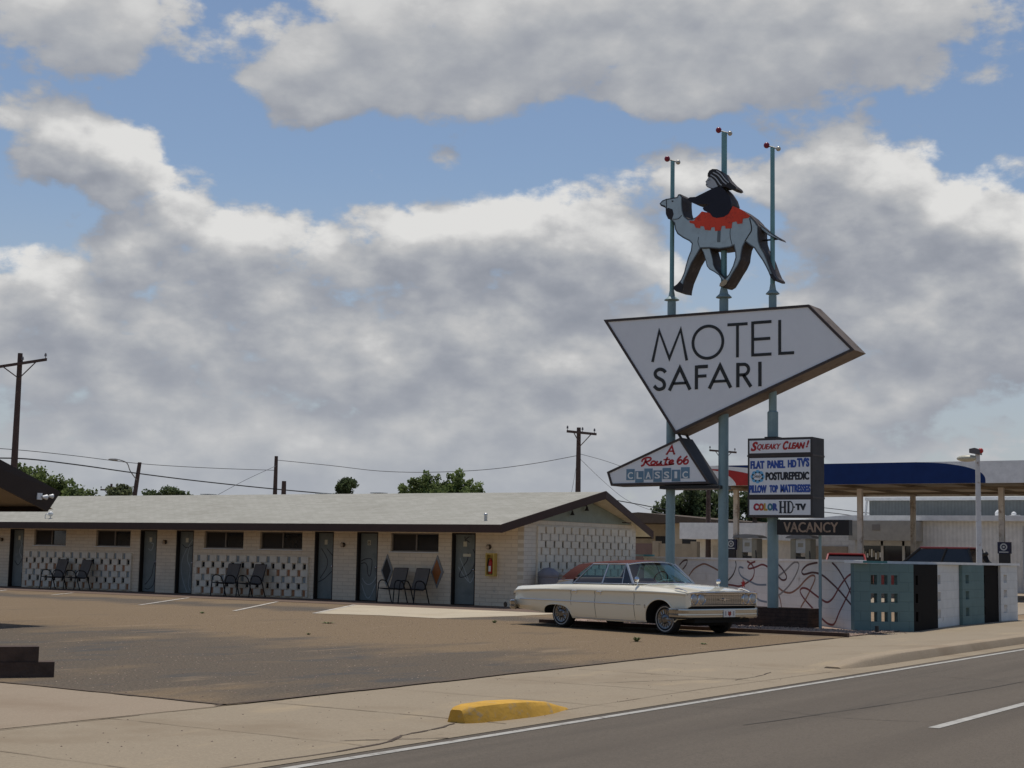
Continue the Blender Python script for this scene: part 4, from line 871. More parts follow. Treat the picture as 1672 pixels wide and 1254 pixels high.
mb = MB(); mb.prism([(XC0+.02,y,z) for y, z in robe], (XC1-XC0-.08,0,0), 0, 1); mb.prism([(XC0-.026,y,z) for y, z in robe], (.045,0,0), 0); mb.build('rider_robe', [NAVY, CSIDE], t)
mb = MB(); mb.prism([(XC0+.01,y,z) for y, z in face], (XC1-XC0-.15,0,0), 1, 2); mb.prism([(XC0-.004,y,z) for y, z in inset(face,.014)], (.012,0,0), 0)
mb.ribbon([ck(y,z,.004) for y, z in ((14.625,9.87),(14.59,9.885),(14.56,9.88))], .012, (-1,0,0), .003, 1); mb.ribbon([ck(y,z,.004) for y, z in ((14.66,9.79),(14.625,9.785))], .012, (-1,0,0), .003, 1)
mb.build('rider_face', [FACEM, COUT, CSIDE], t)
mb = MB(); mb.prism([(XC0-.006,y,z) for y, z in hair], (XC1-XC0-.10,0,0), 0, 1)
for L in ([(14.553,9.999),(14.422,9.902),(14.321,9.755),(14.278,9.731)],[(14.495,10.045),(14.365,9.962),(14.249,9.814),(14.163,9.736)],[(14.409,10.075),(14.308,9.995),(14.192,9.847),(14.106,9.764)]):
    mb.ribbon([ck(y,z,.0065) for y, z in [tuple(v)[:2] for v in spline([(a,b,0) for a,b in L],4)]], .024, (-1,0,0), .003, 2)
mb.build('rider_hair', [COUT, CSIDE, FACEM], t)
mb = MB()
for y, z in ((14.33,8.45),(13.16,8.42)): mb.tube([(XP,y-.12,z),(XP,y+.25,z)], .02, 6)
mb.build('mounting_rod', BLACKP, t)
# brick planter under the sign
t = thing('brick_planter', 'low dark brown brick planter at the foot of the sign poles', 'planter', (30.65,13.4,0))
PB = mat('planter_brick', (.060,.036,.026), .85, var=.35, scale=9, bump=.5, bscale=50, build=brickwork(1,.22,.075,(.5,.45,.4),grime=False))
mb = MB(); py0, py1, px0, px1 = 12.24, 15.9, 30.32, 31.0
mb.box(px0,px0+.1,py0,py1,-.02,.40); mb.box(px1-.1,px1,py0,py1,-.02,.40); mb.box(px0+.1,px1-.1,py0,py0+.1,-.02,.40); mb.box(px0+.1,px1-.1,py1-.1,py1,-.02,.40); mb.build('brick_wall', PB, t)
mb = MB(); mb.box(px0+.1,px1-.1,py0+.1,py1-.1,.2,.33); mb.build('soil', GROUND, t)

# ------------------------------------------------------------------ mural wall and folding screen
WD = Vector((12.3,11.2,0)).normalized(); WN = Vector((-WD.y,WD.x,0)); W0 = Vector((30.23,11.18,0))
wp = lambda s, z, o=0: tuple(W0+WD*s+WN*o+Vector((0,0,z)))
WALLW = mat('mural_white', (.69,.685,.66), .8, var=.05, scale=.8, bump=.25, bscale=50, build=brickwork(0,.30,.2,(.80,.79,.77),amt=.5))
t = thing('mural_wall', 'white painted block wall with looping coloured mural lines behind the sign poles', 'wall', (30.23,11.18,0))
mb = MB()
def wbox(mb, s0, s1, o0, o1, z0, z1, mi=0):
    mb.prism([wp(s0,z0,o0),wp(s1,z0,o0),wp(s1,z0,o1),wp(s0,z0,o1)], (0,0,z1-z0), mi)
wbox(mb, 0, 17.4, -.2, 0, -.02, 1.385); mb.build('wall_body', WALLW, t)
mb = MB(); wbox(mb, -.05, 17.4, -.24, .03, 1.388, 1.44); mb.build('coping', mat('coping_white', (.74,.73,.70), .7), t)
mb = MB(); wbox(mb, 16.5, 18.4, -.1, .25, 1.442, 1.50); mb.build('teal_cap', mat('cap_teal', (.06,.19,.20), .5), t)
MUR = [('k',[(7.96,1.36),(7.91,1.23),(8.14,1.02),(8.53,.87),(8.84,.79),(9.2,.72)]),
 ('r',[(7.01,1.36),(6.65,1.29),(6.44,1.14),(6.58,.95),(7.01,.83),(7.6,.73),(8.21,.74),(8.76,.75)]),
 ('r',[(6.37,1.36),(6.72,1.31),(6.94,1.22),(6.8,1.18),(6.3,1.23),(5.88,1.29),(5.54,1.26),(5.1,1.16),(4.68,1.08)]),
 ('d',[(4.68,1.31),(4.36,1.19),(4.11,1.04),(4.18,.96),(4.43,.95),(4.68,1.03)]),
 ('b',[(7.31,1.19),(7.61,1.21),(7.68,1.12),(7.46,.98),(6.87,.88),(6.23,.8),(5.54,.81)]),
 ('b',[(6.4,.5),(6.0,.42),(5.5,.40)]),
 ('g',[(4.68,1.03),(4.17,1.17),(3.68,1.34),(3.38,1.37),(3.28,1.28),(3.5,1.07),(3.93,.83),(4.43,.65),(4.69,.58)]),
 ('n',[(4.68,.77),(4.3,.68),(3.81,.67),(3.32,.79),(2.85,.98),(2.5,1.08),(2.28,1.07),(2.3,.97),(2.56,.76),(2.85,.55),(3.15,.36),(3.3,.1)]),
 ('n',[(4.69,.62),(4.55,.5),(4.45,.3)]),
 ('d',[(2.11,1.37),(2.73,1.31),(3.08,1.18),(2.96,1.1),(2.39,1.15),(1.83,1.1),(1.3,.95),(.78,.77),(.33,.58),(.13,.51),(.1,.6),(.27,.82),(.57,1.04),(.92,1.25),(1.25,1.38)]),
 ('r',[(.07,1.13),(.22,1.14),(.47,1.06),(.83,.87),(1.2,.63),(1.52,.53),(1.84,.57),(2.28,.67),(2.74,.78),(3.08,.79),(3.2,.71),(2.97,.57),(2.51,.4),(2.06,.24),(1.63,.1),(1.31,.06),(1.1,.11),(.84,.35),(.48,.63),(.17,.9),(.07,1.05)]),
 ('d',[(13.26,1.21),(12.84,1.33),(12.45,1.35),(12.58,1.21),(12.92,1.09)]),('n',[(12.24,.92),(11.76,1.11),(11.12,1.23),(10.66,1.26),(9.9,1.17),(9.17,1.06)])]
mm = [mat('mural_black',(.03,.022,.022),.7), mat('mural_dark_red',(.17,.035,.035),.7), mat('mural_maroon',(.075,.028,.028),.7), mat('mural_blue_grey',(.16,.21,.26),.7), mat('mural_grey',(.22,.22,.22),.7), mat('mural_brown',(.24,.12,.08),.7), mat('mural_red',(.45,.03,.025),.7)]
mb = MB()
for c, P in MUR: mb.ribbon(spline([wp(s,z,.001) for s, z in P], 6), .045, WN, .003, 'krdbgn'.index(c))
for s, z in ((7.31,.80),(6.37,.52)):
    P = []
    for k in range(10): a = R(36*k+10); r = .13 if k % 2 == 0 else .055; P.append(wp(s+r*1.5*math.cos(a), z+r*math.sin(a), .006))
    mb.prism(P, tuple(WN*-.004), 6)
mb.build('mural_lines', mm, t)
# screen panels
PT = mat('screen_teal', (.15,.222,.218), .8, var=.10, spec=.15, scale=1.5, build=brickwork(0,.3,.2,(.72,.72,.72),amt=.5,grime=False)); PK = mat('screen_black', (.009,.007,.006), .85, spec=.1); PW = mat('screen_white', (.66,.66,.64), .75, var=.08, build=brickwork(0,.4,.2,(.8,.8,.78),amt=.5)); PTE = mat('screen_teal_edge', (.075,.13,.145), .7)
PTS = [(30.205,11.185),(31.13,10.24),(33.30,10.42),(35.48,10.55),(37.05,10.50),(38.70,10.54),(39.95,10.46)]
SP = [(PT,'wide teal folding screen panel with nine square openings','teal'),(PK,'black screen panel next to the wide teal panel','black'),(PW,'white screen panel between a black and a teal panel',''),(PT,'narrow teal screen panel between white and black panels',''),(PK,'far black screen panel next to the end panel',''),(PW,'white screen panel at the far right end of the screen','')]
fs_ = thing('folding_screen', 'zigzag folding screen wall of teal, black and white panels with square openings along the sidewalk', 'screen wall', (33,10.5,0))
for i in range(6):
    a, b = Vector((*PTS[i],0)), Vector((*PTS[i+1],0)); d = (b-a).normalized(); n = Vector((d.y,-d.x,0)); Lh = (b-a).length-.004
    if n.dot(-a) < 0: n = -n
    if i: a = a+n*(0.0,.0,-.05,.03,-.04,.02)[i]
    if i == 0: holes = [(.37,.51),(.60,.74),(.82,.96)]
    else: holes = [(.22,.46)] if i in (2,3,5) else [(.16,.36)]
    hz = [(.19,.385),(.575,.765),(.945,1.14)]
    us2 = sorted({0,Lh,*[v for h in holes for v in h]}); zs2 = sorted({-.01,1.37,*[v for h in hz for v in h]})
    sol = lambda u, z: not (any(p < u < q for p, q in holes) and any(p < z < q for p, q in hz))
    mb = MB(); slab_grid(mb, us2, zs2, sol, lambda u, z, dd: tuple(a+d*u-n*dd+Vector((0,0,z))), .16)
    o = mb.build('panel', SP[i][0], fs_); recalc(o); o['label'] = SP[i][1]
mb = MB(); cp = [(30.20,11.20),(31.4,10.95),(33.3,10.62),(35.48,10.68),(38.7,10.66),(40.02,10.58)]
cw = .19
mb.prism([(x-(.1 if k == 0 else 0),y-cw,1.375) for k,(x,y) in enumerate(cp)]+[(x,y+cw,1.375) for x, y in cp[::-1]], (0,0,.055))
mb.build('coping', MATS['coping_white'], fs_)
mb = MB(); mb.prism([(30.16,11.03,1.385),(30.62,10.62,1.385),(30.64,10.64,1.385),(30.18,11.05,1.385)], (0,0,.045)); mb.build('teal_coping', MATS['cap_teal'], fs_)
# gravel bed with timber edging
GR = mat('bed_gravel_base', (.33,.235,.18), .95, var=.25, scale=30, bump=.6, bscale=80)
sheet('gravel_base', [(27.75,10.45),(30.9,10.45),(31.0,11.9),(36,16.5),(33,18),(27.9,17.2)], .008, GR)
mb = MB(); pc = [mat('pebble_pink',(.30,.205,.155),.9), mat('pebble_tan',(.33,.255,.19),.9), mat('pebble_brown',(.15,.105,.08),.9)]
ICO = [(1,0,0),(-1,0,0),(0,1,0),(0,-1,0),(0,0,1)]; IF = [(0,2,4),(2,1,4),(1,3,4),(3,0,4)]
def pebble(x, y, z, r, mi):
    a = rnd.uniform(0,3.14); sx, sy, sz = r*rnd.uniform(.7,1.3), r*rnd.uniform(.7,1.2), r*rnd.uniform(.5,.9); ca, sa = math.cos(a), math.sin(a)
    mb.add([(x+p[0]*sx*ca-p[1]*sy*sa, y+p[0]*sx*sa+p[1]*sy*ca, z+p[2]*sz) for p in ICO], IF, mi)
for _ in range(3400):
    x = rnd.uniform(27.78,30.9); y = rnd.uniform(10.45,17)
    if y > 11.9 and x > 30.25: continue
    if x > 30.2 and y > 11.0: continue
    pebble(x, y, .008, rnd.uniform(.016,.04), rnd.choice((0,0,1,2)))
for _ in range(160): pebble(rnd.gauss(30.6,1.0), rnd.uniform(10.0,10.5), -.004, rnd.uniform(.008,.02), rnd.choice((0,1,2)))
g = mb.build('gravel', pc); g['kind'] = 'stuff'
mb = MB(); mb.box(27.66,27.76,10.38,17.2,-.02,.07)
tag(mb.build('timber_edging', WOOD, None, (27.7,13,0)), 'long dark timber edging of the gravel bed beside the sedan', 'edging')
mb = MB(); mb.tube([(29.95,10.62,-.05),(29.95,10.62,.13)], .04, 8); tag(mb.build('stub_post', FLOOD, None, (29.95,10.62,0)), 'short dark stub post at the foot of the wide teal panel', 'post')

# ------------------------------------------------------------------ small ground things
for k, (z0, z1, L0, off, lab) in enumerate(((0,.165,3.0,0,'lower of the two stacked dark railroad ties at the left edge'),(.168,.33,2.9,-.17,'upper of the two stacked dark railroad ties at the left edge'))):
    A = Vector((11.47,13.38,0)); d = Vector((-.81,.586,0)); n = Vector((.586,.81,0)); A = A+d*(-off)+n*(.02*k)
    P = [A, A+d*L0, A+d*L0+n*.24, A+n*.24]
    mb = MB(); mb.prism([(p.x,p.y,z0) for p in P], (0,0,z1-z0)); tie = mb.build('railroad_tie', mat('tie_wood', (.075,.048,.036), .9, var=.35, scale=5, bump=.7, bscale=25), None, tuple(A)); tag(tie, lab, 'timber', 'stacked railroad ties')
LEAFY = mat('weed_green', (.13,.155,.055), .8, var=.4, scale=20)
def weed(x, y, r, h, n, lab):
    mb = MB()
    for _ in range(n):
        a = rnd.uniform(0,6.28); l = r*rnd.uniform(.4,1); b = Vector((x+math.cos(a)*r*.15,y+math.sin(a)*r*.15,0)); e = Vector((x+math.cos(a)*l,y+math.sin(a)*l,h*rnd.uniform(.3,1)))
        s = Vector((-math.sin(a),math.cos(a),0))*.008; m = (b+e)/2+Vector((0,0,h*.3))
        mb.add([b-s,b+s,m+s*1.3,m-s*1.3,e], ((0,1,2,3),(3,2,4)))
    tag(mb.build('weed', LEAFY, None, (x,y,0)), lab, 'weed', 'weeds growing in the parking lot')
weed(23.0,12.35,.13,.09,60,'green weed tuft in front of the front wheel of the sedan'); weed(26.7,17.7,.10,.06,40,'small weed at the rear bumper of the sedan')
weed(23.2,11.2,.10,.03,24,'flat dry weed nearest the front bumper of the sedan'); weed(23.6,19.6,.22,.035,40,'low weed patch in the lot left of the sedan'); weed(20.2,17.2,.07,.03,18,'tiny weed in the middle of the lot')
weed(24.9,24.3,.12,.04,30,'weed near the second parking line from the sedan')
mb = MB()
for _ in range(7000):
    x, y = rnd.uniform(10.7,30), rnd.uniform(10.2,24); mi = rnd.choice((0,1,2,2))
    if y < 10.1+(x-10)*.02 or (x > 23.5 and y < 17): continue
    pebble(x, y, -.002, rnd.uniform(.006,.016), mi)
for _ in range(260):
    x = rnd.uniform(6,27); pebble(x, rnd.uniform(7.2,9.9), -.008, rnd.uniform(.004,.011), 2)
g = mb.build('loose_stones', pc); g['kind'] = 'stuff'

# ------------------------------------------------------------------ the classic sedan: x forward from the rear axle, y to its left, z up
CX, CY = 26.39+.96*.80, 15.89-.29*.80
HEAD = math.atan2(-2.78, -.85)
car = thing('classic_sedan', 'cream 1960s four-door sedan with dark red vinyl roof and chrome trim', 'car', (CX,CY,0), None, HEAD)
CREAM = mat('cream_car_paint', (.84,.775,.605), .25, var=.015, coat=1.0, spec=.5)
VINYL = mat('dark_red_vinyl', (.088,.026,.020), .75, bump=.25, bscale=160, var=.12, spec=.15)
GLASS = m_glass('teal_car_glass', (.66,.88,.85)); RUB = mat('tyre_rubber', (.018,.018,.018), .75); UNDER = mat('underbody_black', (.010,.010,.010), .9)
INT = mat('maroon_interior', (.13,.038,.033), .7); SILV = mat('brushed_silver', (.42,.43,.45), .35, .7); TRIMC = mat('bright_trim', (.72,.72,.72), .30, .75, var=.04); SEAM = mat('panel_gap', (.03,.026,.02), .8)
TAB = [# x    zc   zf   w    zcr  zb
 (-1.42,.735,.72,.85,.655,.36),(-1.36,.785,.775,.885,.69,.335),(-1.0,.825,.80,.93,.715,.31),(-.4,.855,.835,.955,.738,.265),(.3,.895,.868,.965,.75,.205),(1.1,.90,.878,.97,.76,.19),
 (2.0,.915,.885,.97,.77,.19),(2.6,.925,.873,.97,.775,.215),(3.1,.892,.838,.965,.77,.27),(3.45,.85,.805,.955,.762,.30),(3.60,.825,.785,.945,.752,.32)]
def tab(x):
    if x <= TAB[0][0]: return TAB[0][1:]
    for i in range(len(TAB)-1):
        if x <= TAB[i+1][0]:
            a, b = TAB[i], TAB[i+1]; t = (x-a[0])/(b[0]-a[0]); p, q = TAB[max(i-1,0)], TAB[min(i+2,len(TAB)-1)]; r = []
            for k in range(1,6):
                m0 = (b[k]-p[k])/(b[0]-p[0])*(b[0]-a[0]); m1 = (q[k]-a[k])/(q[0]-a[0])*(b[0]-a[0])
                r.append((2*t**3-3*t*t+1)*a[k]+(t**3-2*t*t+t)*m0+(3*t*t-2*t**3)*b[k]+(t**3-t*t)*m1)
            return r
    return TAB[-1][1:]
def section(x):
    zc, zf, w, zr, zb = tab(x); m = (zr+zb)/2
    return [(0,zc),(.35*w,zc-.003),(.62*w,zc-.010),(.80*w,(zc*.45+zf*.55)-.012),(.875*w,zf),(.915*w,zf-.010),(.962*w,zf-.048),(w-.002,zr+.016),(w,zr),(w-.030,zr-.035),(w-.034,zr-.10),(w-.020,.535),(w-.020,.50),(w-.034,.40),(w-.065,zb+.06),(w-.10,zb),(.45*w,zb),(0,zb)]
def side_y(x, z):
    s = section(x)
    for (y0,z0),(y1,z1) in zip(s[6:],s[7:16]):
        if z1 <= z <= z0: return y0+(y1-y0)*((z0-z)/max(z0-z1,1e-6))
    return s[8][0]
mb = MB(); NS = 56; xs = [-1.42+5.02*i/(NS-1) for i in range(NS)]; rows = []
for x in xs:
    s = section(x); rows.append([(x,y,z) for y, z in s]+[(x,-y,z) for y, z in s[-2:0:-1]])
n = len(rows[0])
for i in range(NS-1):
    for j in range(n):
        mb.quad(rows[i][j], rows[i+1][j], rows[i+1][(j+1) % n], rows[i][(j+1) % n], 0 if not (15 <= j <= n-16) else 1)
mb.add(rows[0], (tuple(range(n)),), 0); mb.add(rows[-1], (tuple(range(n-1,-1,-1)),), 1)
cbody = mb.build('body', [CREAM, UNDER], car, local=True); recalc(cbody)
# wheel openings cut out of the shell
def arch(cx, cz, rx, top, p, sy):
    P = []
    for k in range(33):
        a = math.pi*k/32; c, s_ = math.cos(a), math.sin(a)
        P.append((cx+rx*math.copysign(abs(c)**p,c), cz+(top-cz)*abs(s_)**p))
    P += [(cx-rx,-.3),(cx+rx,-.3)]
    return [(x,sy*.58,z) for x, z in P]
for cx, rx, top, p in ((-.01,.42,.45,.75),(2.89,.40,.645,.92)):
    for sy in (1,-1):
        mb = MB(); mb.prism(arch(cx,.20,rx,top,p,sy), (0,sy*.6,0)); c = mb.build('cutter', UNDER); recalc(c)
        c.parent = car
        md = cbody.modifiers.new('b', 'BOOLEAN'); md.operation = 'DIFFERENCE'; md.object = c; md.solver = 'EXACT'
bpy.context.view_layer.update()
dg = bpy.context.evaluated_depsgraph_get(); nm = bpy.data.meshes.new_from_object(cbody.evaluated_get(dg))
cbody.modifiers.clear(); cbody.data = nm
for o in [o for o in bpy.data.objects if o.name.startswith('cutter')]: bpy.data.objects.remove(o)
if len(nm.materials) < 2: nm.materials.append(UNDER)
for p in nm.polygons:
    if abs(p.center.y) < .84 and p.center.z < .66 and abs(p.normal.x)+abs(p.normal.z) > .5 and (abs(p.center.x) < .5 or abs(p.center.x-2.89) < .5): p.material_index = 1
    p.use_smooth = True
nm.set_sharp_from_angle(angle=R(28))
def part(mb, name, m, parent=car, smooth=None): return mb.build(name, m, parent, smooth=smooth, local=True)
for cx, rx, top, p in ((-.01,.42,.45,.75),(2.89,.40,.645,.92)):     # rolled lips of the openings
    for sy in (1,-1):
        L0 = [(x,sy*(side_y(x,max(z,.27))+.004),z) for x, _, z in arch(cx,.20,rx+.006,top+.006,p,sy)[:33] if z > (.25 if cx > 1 else .27)]
        mb = MB(); mb.tube(L0, .014 if cx > 1 else .009, 6); part(mb, 'wheel_arch_lip', CREAM, cbody, 50)
# seams, doors, trim
def side_line(pts, w, sy, m, name, parent, out=.0015, th=.0015):
    mb = MB(); P = [(x,sy*(side_y(x,z)+out),z) for x, z in pts]; mb.ribbon(P, w, (0,sy,0), th); return part(mb, name, m, parent)
for sy in (-1,1):
    for x0, x1 in ((.44,1.135),(1.15,2.215)):
        # door skins follow the flank 2 mm proud
        mb = MB(); zz = [.24,.32,.40,.50,.535,.60,.66,.722,.745]
        xx = [x0+.006+(x1-x0-.012)*i/8 for i in range(9)]
        for i in range(8):
            for j in range(len(zz)-1):
                lo = lambda x, z: max(z, .24+(.15*max(0,(.60-x))/.16 if x < .6 else 0))
                Q = [(xx[i],zz[j]),(xx[i+1],zz[j]),(xx[i+1],zz[j+1]),(xx[i],zz[j+1])]
                if x0 < .5 and j < 2 and i < 2: continue
                mb.quad(*[(x,sy*(side_y(x,z)+.002),z) for x, z in Q])
        d = part(mb, 'door', CREAM, car, 40)
        side_line([(x1,.745),(x1,.66),(x1,.6),(x1,.53),(x1,.45),(x1,.38),(x1,.24)], .007, sy, SEAM, 'door_gap', d, .003)
        if x0 < 1: side_line([(.44,.745),(.44,.66),(.44,.6),(.44,.53),(.45,.45)], .006, sy, SEAM, 'door_gap', d, .003)
        hx = x0+.12
        mb = MB(); P = spline([(hx-.075,sy*(side_y(hx,.735)+.005),.735),(hx-.05,sy*(side_y(hx,.735)+.03),.737),(hx+.05,sy*(side_y(hx,.735)+.032),.737),(hx+.075,sy*(side_y(hx,.735)+.005),.735)], 4); mb.tube(P, .011, 6); mb.sphere((hx+.03,sy*(side_y(hx,.70)+.004),.70), .016, 8, 6)
        part(mb, 'door_handle', CHROME, d, 50)
    xs2 = [-1.16+3.40*i/24 for i in range(25)]
    mb = MB(); mb.tube([(x,sy*(side_y(x,.53)+.004),.53) for x in xs2], .013, 8); part(mb, 'side_trim', TRIMC, car, 60)
    side_line([(.52+.1*i,.222) for i in range(20)], .022, sy, SILV, 'rocker_trim', car, .003)
    mb = MB(); mb.box(2.27,2.40,sy*.952-.003,sy*.952+.003,.522,.532); mb.box(2.50,2.52,sy*.955-.005,sy*.955+.005,.47,.54); part(mb, 'fender_badge', CHROME)
    mb = MB(); mb.tube(spline([(3.20,sy*.87,.842),(3.30,sy*.87,.858),(3.42,sy*.87,.832),(3.52,sy*.87,.80)], 4), [.004]+[.013]*11+[.004], 6); part(mb, 'fender_ornament', CHROME, car, 50)
# front end
mb = MB(); zt, zb_ = .785, .545
FP = spline([(3.625,-.93,zt),(3.665,-.80,zt+.015),(3.69,-.4,zt+.022),(3.70,0,zt+.024),(3.69,.4,zt+.022),(3.665,.80,zt+.015),(3.625,.93,zt)], 5)
mb = MB(); HP = []
for i in range(len(FP)-1):
    a, b = FP[i], FP[i+1]
    A0, B0 = (3.56,a.y,tab(3.58)[0]-.006-.05*(abs(a.y)/.93)**3), (3.56,b.y,tab(3.58)[0]-.006-.05*(abs(b.y)/.93)**3)
    mb.quad(A0, a, b, B0); mb.quad(a, (a.x-.012,a.y,a.z-.022), (b.x-.012,b.y,b.z-.022), b); mb.quad((a.x-.012,a.y,a.z-.022), (3.56,a.y,a.z-.03), (3.56,b.y,b.z-.03), (b.x-.012,b.y,b.z-.022))
for sy in (-1,1):                                                    # fender ends beside the lamps
    mb.prism([(3.55,sy*.945,.79),(3.635,sy*.925,.79),(3.645,sy*.925,.54),(3.55,sy*.945,.50)], (0,-sy*.03,0))
o = part(mb, 'hood_lip', CREAM, car, 50); recalc(o)
mb = MB(); mb.tube([tuple(p+Vector((.002,0,-.006))) for p in FP], .010, 6); part(mb, 'hood_moulding', CHROME, car, 60)
mb = MB(); mb.box(3.595,3.602,-.93,.93,zb_,zt-.01); gb = part(mb, 'grille', mat('grille_dark', (.05,.05,.05), .5, .5))
mb = MB()
for k in range(8): mb.box(3.603,3.632,-.50,.50,.580+k*.0235,.590+k*.0235)
for k in range(21): mb.box(3.603,3.622,-.50+.05*k-.003,-.50+.05*k+.003,.575,.76)
for a in (-1,1): mb.box(3.603,3.640,a*.91-.012,a*.91+.012,.56,.775)
mb.box(3.603,3.645,-.92,.92,.762,.774); mb.box(3.603,3.650,-.92,.92,.548,.562)
mb.prism([(3.645,y,z) for y, z in ((0,.695),(.03,.672),(.018,.64),(0,.63),(-.018,.64),(-.03,.672))], (.014,0,0)); mb.box(3.645,3.652,-.14,.14,.655,.667)
part(mb, 'grille_bars', CHROME, gb)
for sy in (-1,1):
    mb = MB(); mb.prism([(3.603,sy*.50,.575),(3.603,sy*.90,.575),(3.603,sy*.90,.765),(3.603,sy*.50,.765)], (.012,0,0)); part(mb, 'lamp_surround', CHROME)
    for y in (.605,.80):
        mb = MB(); mb.lathe([(.095,.012),(.098,.045),(.088,.052),(.080,.040)], (3.603,sy*y,.675), 'x', 24); h = part(mb, 'headlight', CHROME, car, 40)
        mb = MB(); mb.lathe([(.082,.036),(.066,.052),(.035,.062),(0,.065)], (3.603,sy*y,.675), 'x', 20); part(mb, 'lens', mat('headlight_lens', (.42,.41,.39), .38, .5, var=.05), h, 60)
    mb = MB(); mb.box(3.603,3.63,sy*.70-.045,sy*.70+.045,.555,.572); part(mb, 'turn_signal', mat('amber_lens', (.50,.20,.03), .2))
def bumper(xc, sgn, name, wr):
    mb = MB(); prof = [(.0,.505),(.035,.508),(.062,.495),(.070,.455),(.060,.43),(.066,.40),(.062,.345),(.035,.318),(0,.31)]
    L0 = spline([(xc-sgn*wr,-.985,0),(xc-sgn*wr*.6,-1.0,0),(xc-sgn*.10,-.985,0),(xc-sgn*.03,-.90,0),(xc+sgn*.02,-.55,0),(xc+sgn*.035,0,0),(xc+sgn*.02,.55,0),(xc-sgn*.03,.90,0),(xc-sgn*.10,.985,0),(xc-sgn*wr*.6,1.0,0),(xc-sgn*wr,.985,0)], 5); k = len(L0); rr = []
    for i in range(k):
        t = (L0[min(i+1,k-1)]-L0[max(i-1,0)]).normalized(); nn = Vector((t.y,-t.x,0))*sgn
        rr.append([tuple(L0[i]+nn*d+Vector((0,0,z))) for d, z in prof])
    m = len(prof)
    for i in range(k-1):
        for j in range(m-1): mb.quad(rr[i][j], rr[i+1][j], rr[i+1][j+1], rr[i][j+1])
        mb.quad(rr[i][m-1], rr[i+1][m-1], rr[i+1][0], rr[i][0])
    for e in (0,k-1): mb.add(rr[e], (tuple(range(m)),))
    o = part(mb, name, mat('bumper_chrome', (.40,.395,.39), .10, 1.0, var=.05), car, 35); recalc(o); return o
fb = bumper(3.60, 1, 'front_bumper', .36); rb = bumper(-1.38, -1, 'rear_bumper', .20)
mb = MB(); mb.box(3.702,3.712,-.09,.23,.345,.475); pl = part(mb, 'front_plate', mat('plate_white', (.66,.65,.62), .5), fb)
mb = MB(); c = (.07,.41); mb.prism([(3.7125,c[0]+r*math.cos(R(a))*1.1,c[1]+r*math.sin(R(a))) for a, r in ((90,.028),(60,.05),(30,.045),(0,.035),(-30,.045),(-60,.04),(-90,.055),(-120,.04),(-150,.045),(180,.035),(150,.045),(120,.05))], (.002,0,0)); mb.box(3.7125,3.7145,-.06,-.02,.37,.45,1); mb.box(3.7125,3.7145,.16,.20,.37,.45,1)
part(mb, 'plate_emblem', [mat('emblem_red', (.28,.04,.03), .5), mat('plate_grey', (.35,.35,.36), .5)], pl)
for sy in (-1,1):
    mb = MB(); mb.lathe([(.10,0),(.105,-.04),(.085,-.06),(0,-.065)], (-1.42,sy*.66,.60), 'x', 20); part(mb, 'tail_light', mat('tail_red', (.30,.015,.012), .2), car, 40)
    mb = MB(); mb.lathe([(0,.0),(.055,0),(.055,.012),(0,.014)], (-1.45,sy*1.055-(.012 if sy > 0 else 0),.40), 'y', 14); part(mb, 'bumper_lamp', BLACKP, rb, 40)
    mb = MB(); mb.box(-1.40,-1.33,sy*.883-.006,sy*.883+.006,.60,.64); part(mb, 'rear_badge', CHROME)
# cabin
def lerp(a, b, t): return tuple(x+(y-x)*t for x, y in zip(a,b))
mb = MB(); NU, NV = 14, 12
def roofpt(u, v):
    k = 1-abs(v)**2.4
    xf, xr = 1.745+.10*k, .34-.06*k; x = xr+(xf-xr)*u
    z = 1.252+.052*min(1,u*1.5)**.8-.018*max(0,u-.8)/.2+(.060*k)*(1-.35*abs(2*u-1)**3)
    return (x, v*(.640+.012*math.sin(math.pi*u)), z)
for i in range(NU):
    for j in range(NV):
        a = lambda p, q: roofpt(p/NU, -1+2*q/NV)
        mb.quad(a(i,j), a(i+1,j), a(i+1,j+1), a(i,j+1))
for sy in (-1,1):
    T0, T1, B0, B1 = roofpt(.3,sy), roofpt(0,sy), (.425,sy*.86,.955), (-.04,sy*.83,.93)
    T0 = (.76,T0[1],T0[2]-.0)
    for i in range(6):
        for j in range(6):
            def s(p, q):
                P = lerp(lerp(T0,T1,q/6), lerp(B0,B1,q/6), p/6); bl = .03*math.sin(math.pi*p/6)
                return (P[0],P[1]+sy*bl,P[2]+.01*math.sin(math.pi*p/6))
            mb.quad(s(i,j), s(i+1,j), s(i+1,j+1), s(i,j+1))
    for i in range(NU):                                              # drip rail side
        a, b = roofpt(i/NU,sy), roofpt((i+1)/NU,sy); mb.quad(a, b, (b[0],b[1]+sy*.006,b[2]-.035), (a[0],a[1]+sy*.006,a[2]-.035))
roofo = part(mb, 'vinyl_roof', VINYL, car, 50); recalc(roofo)
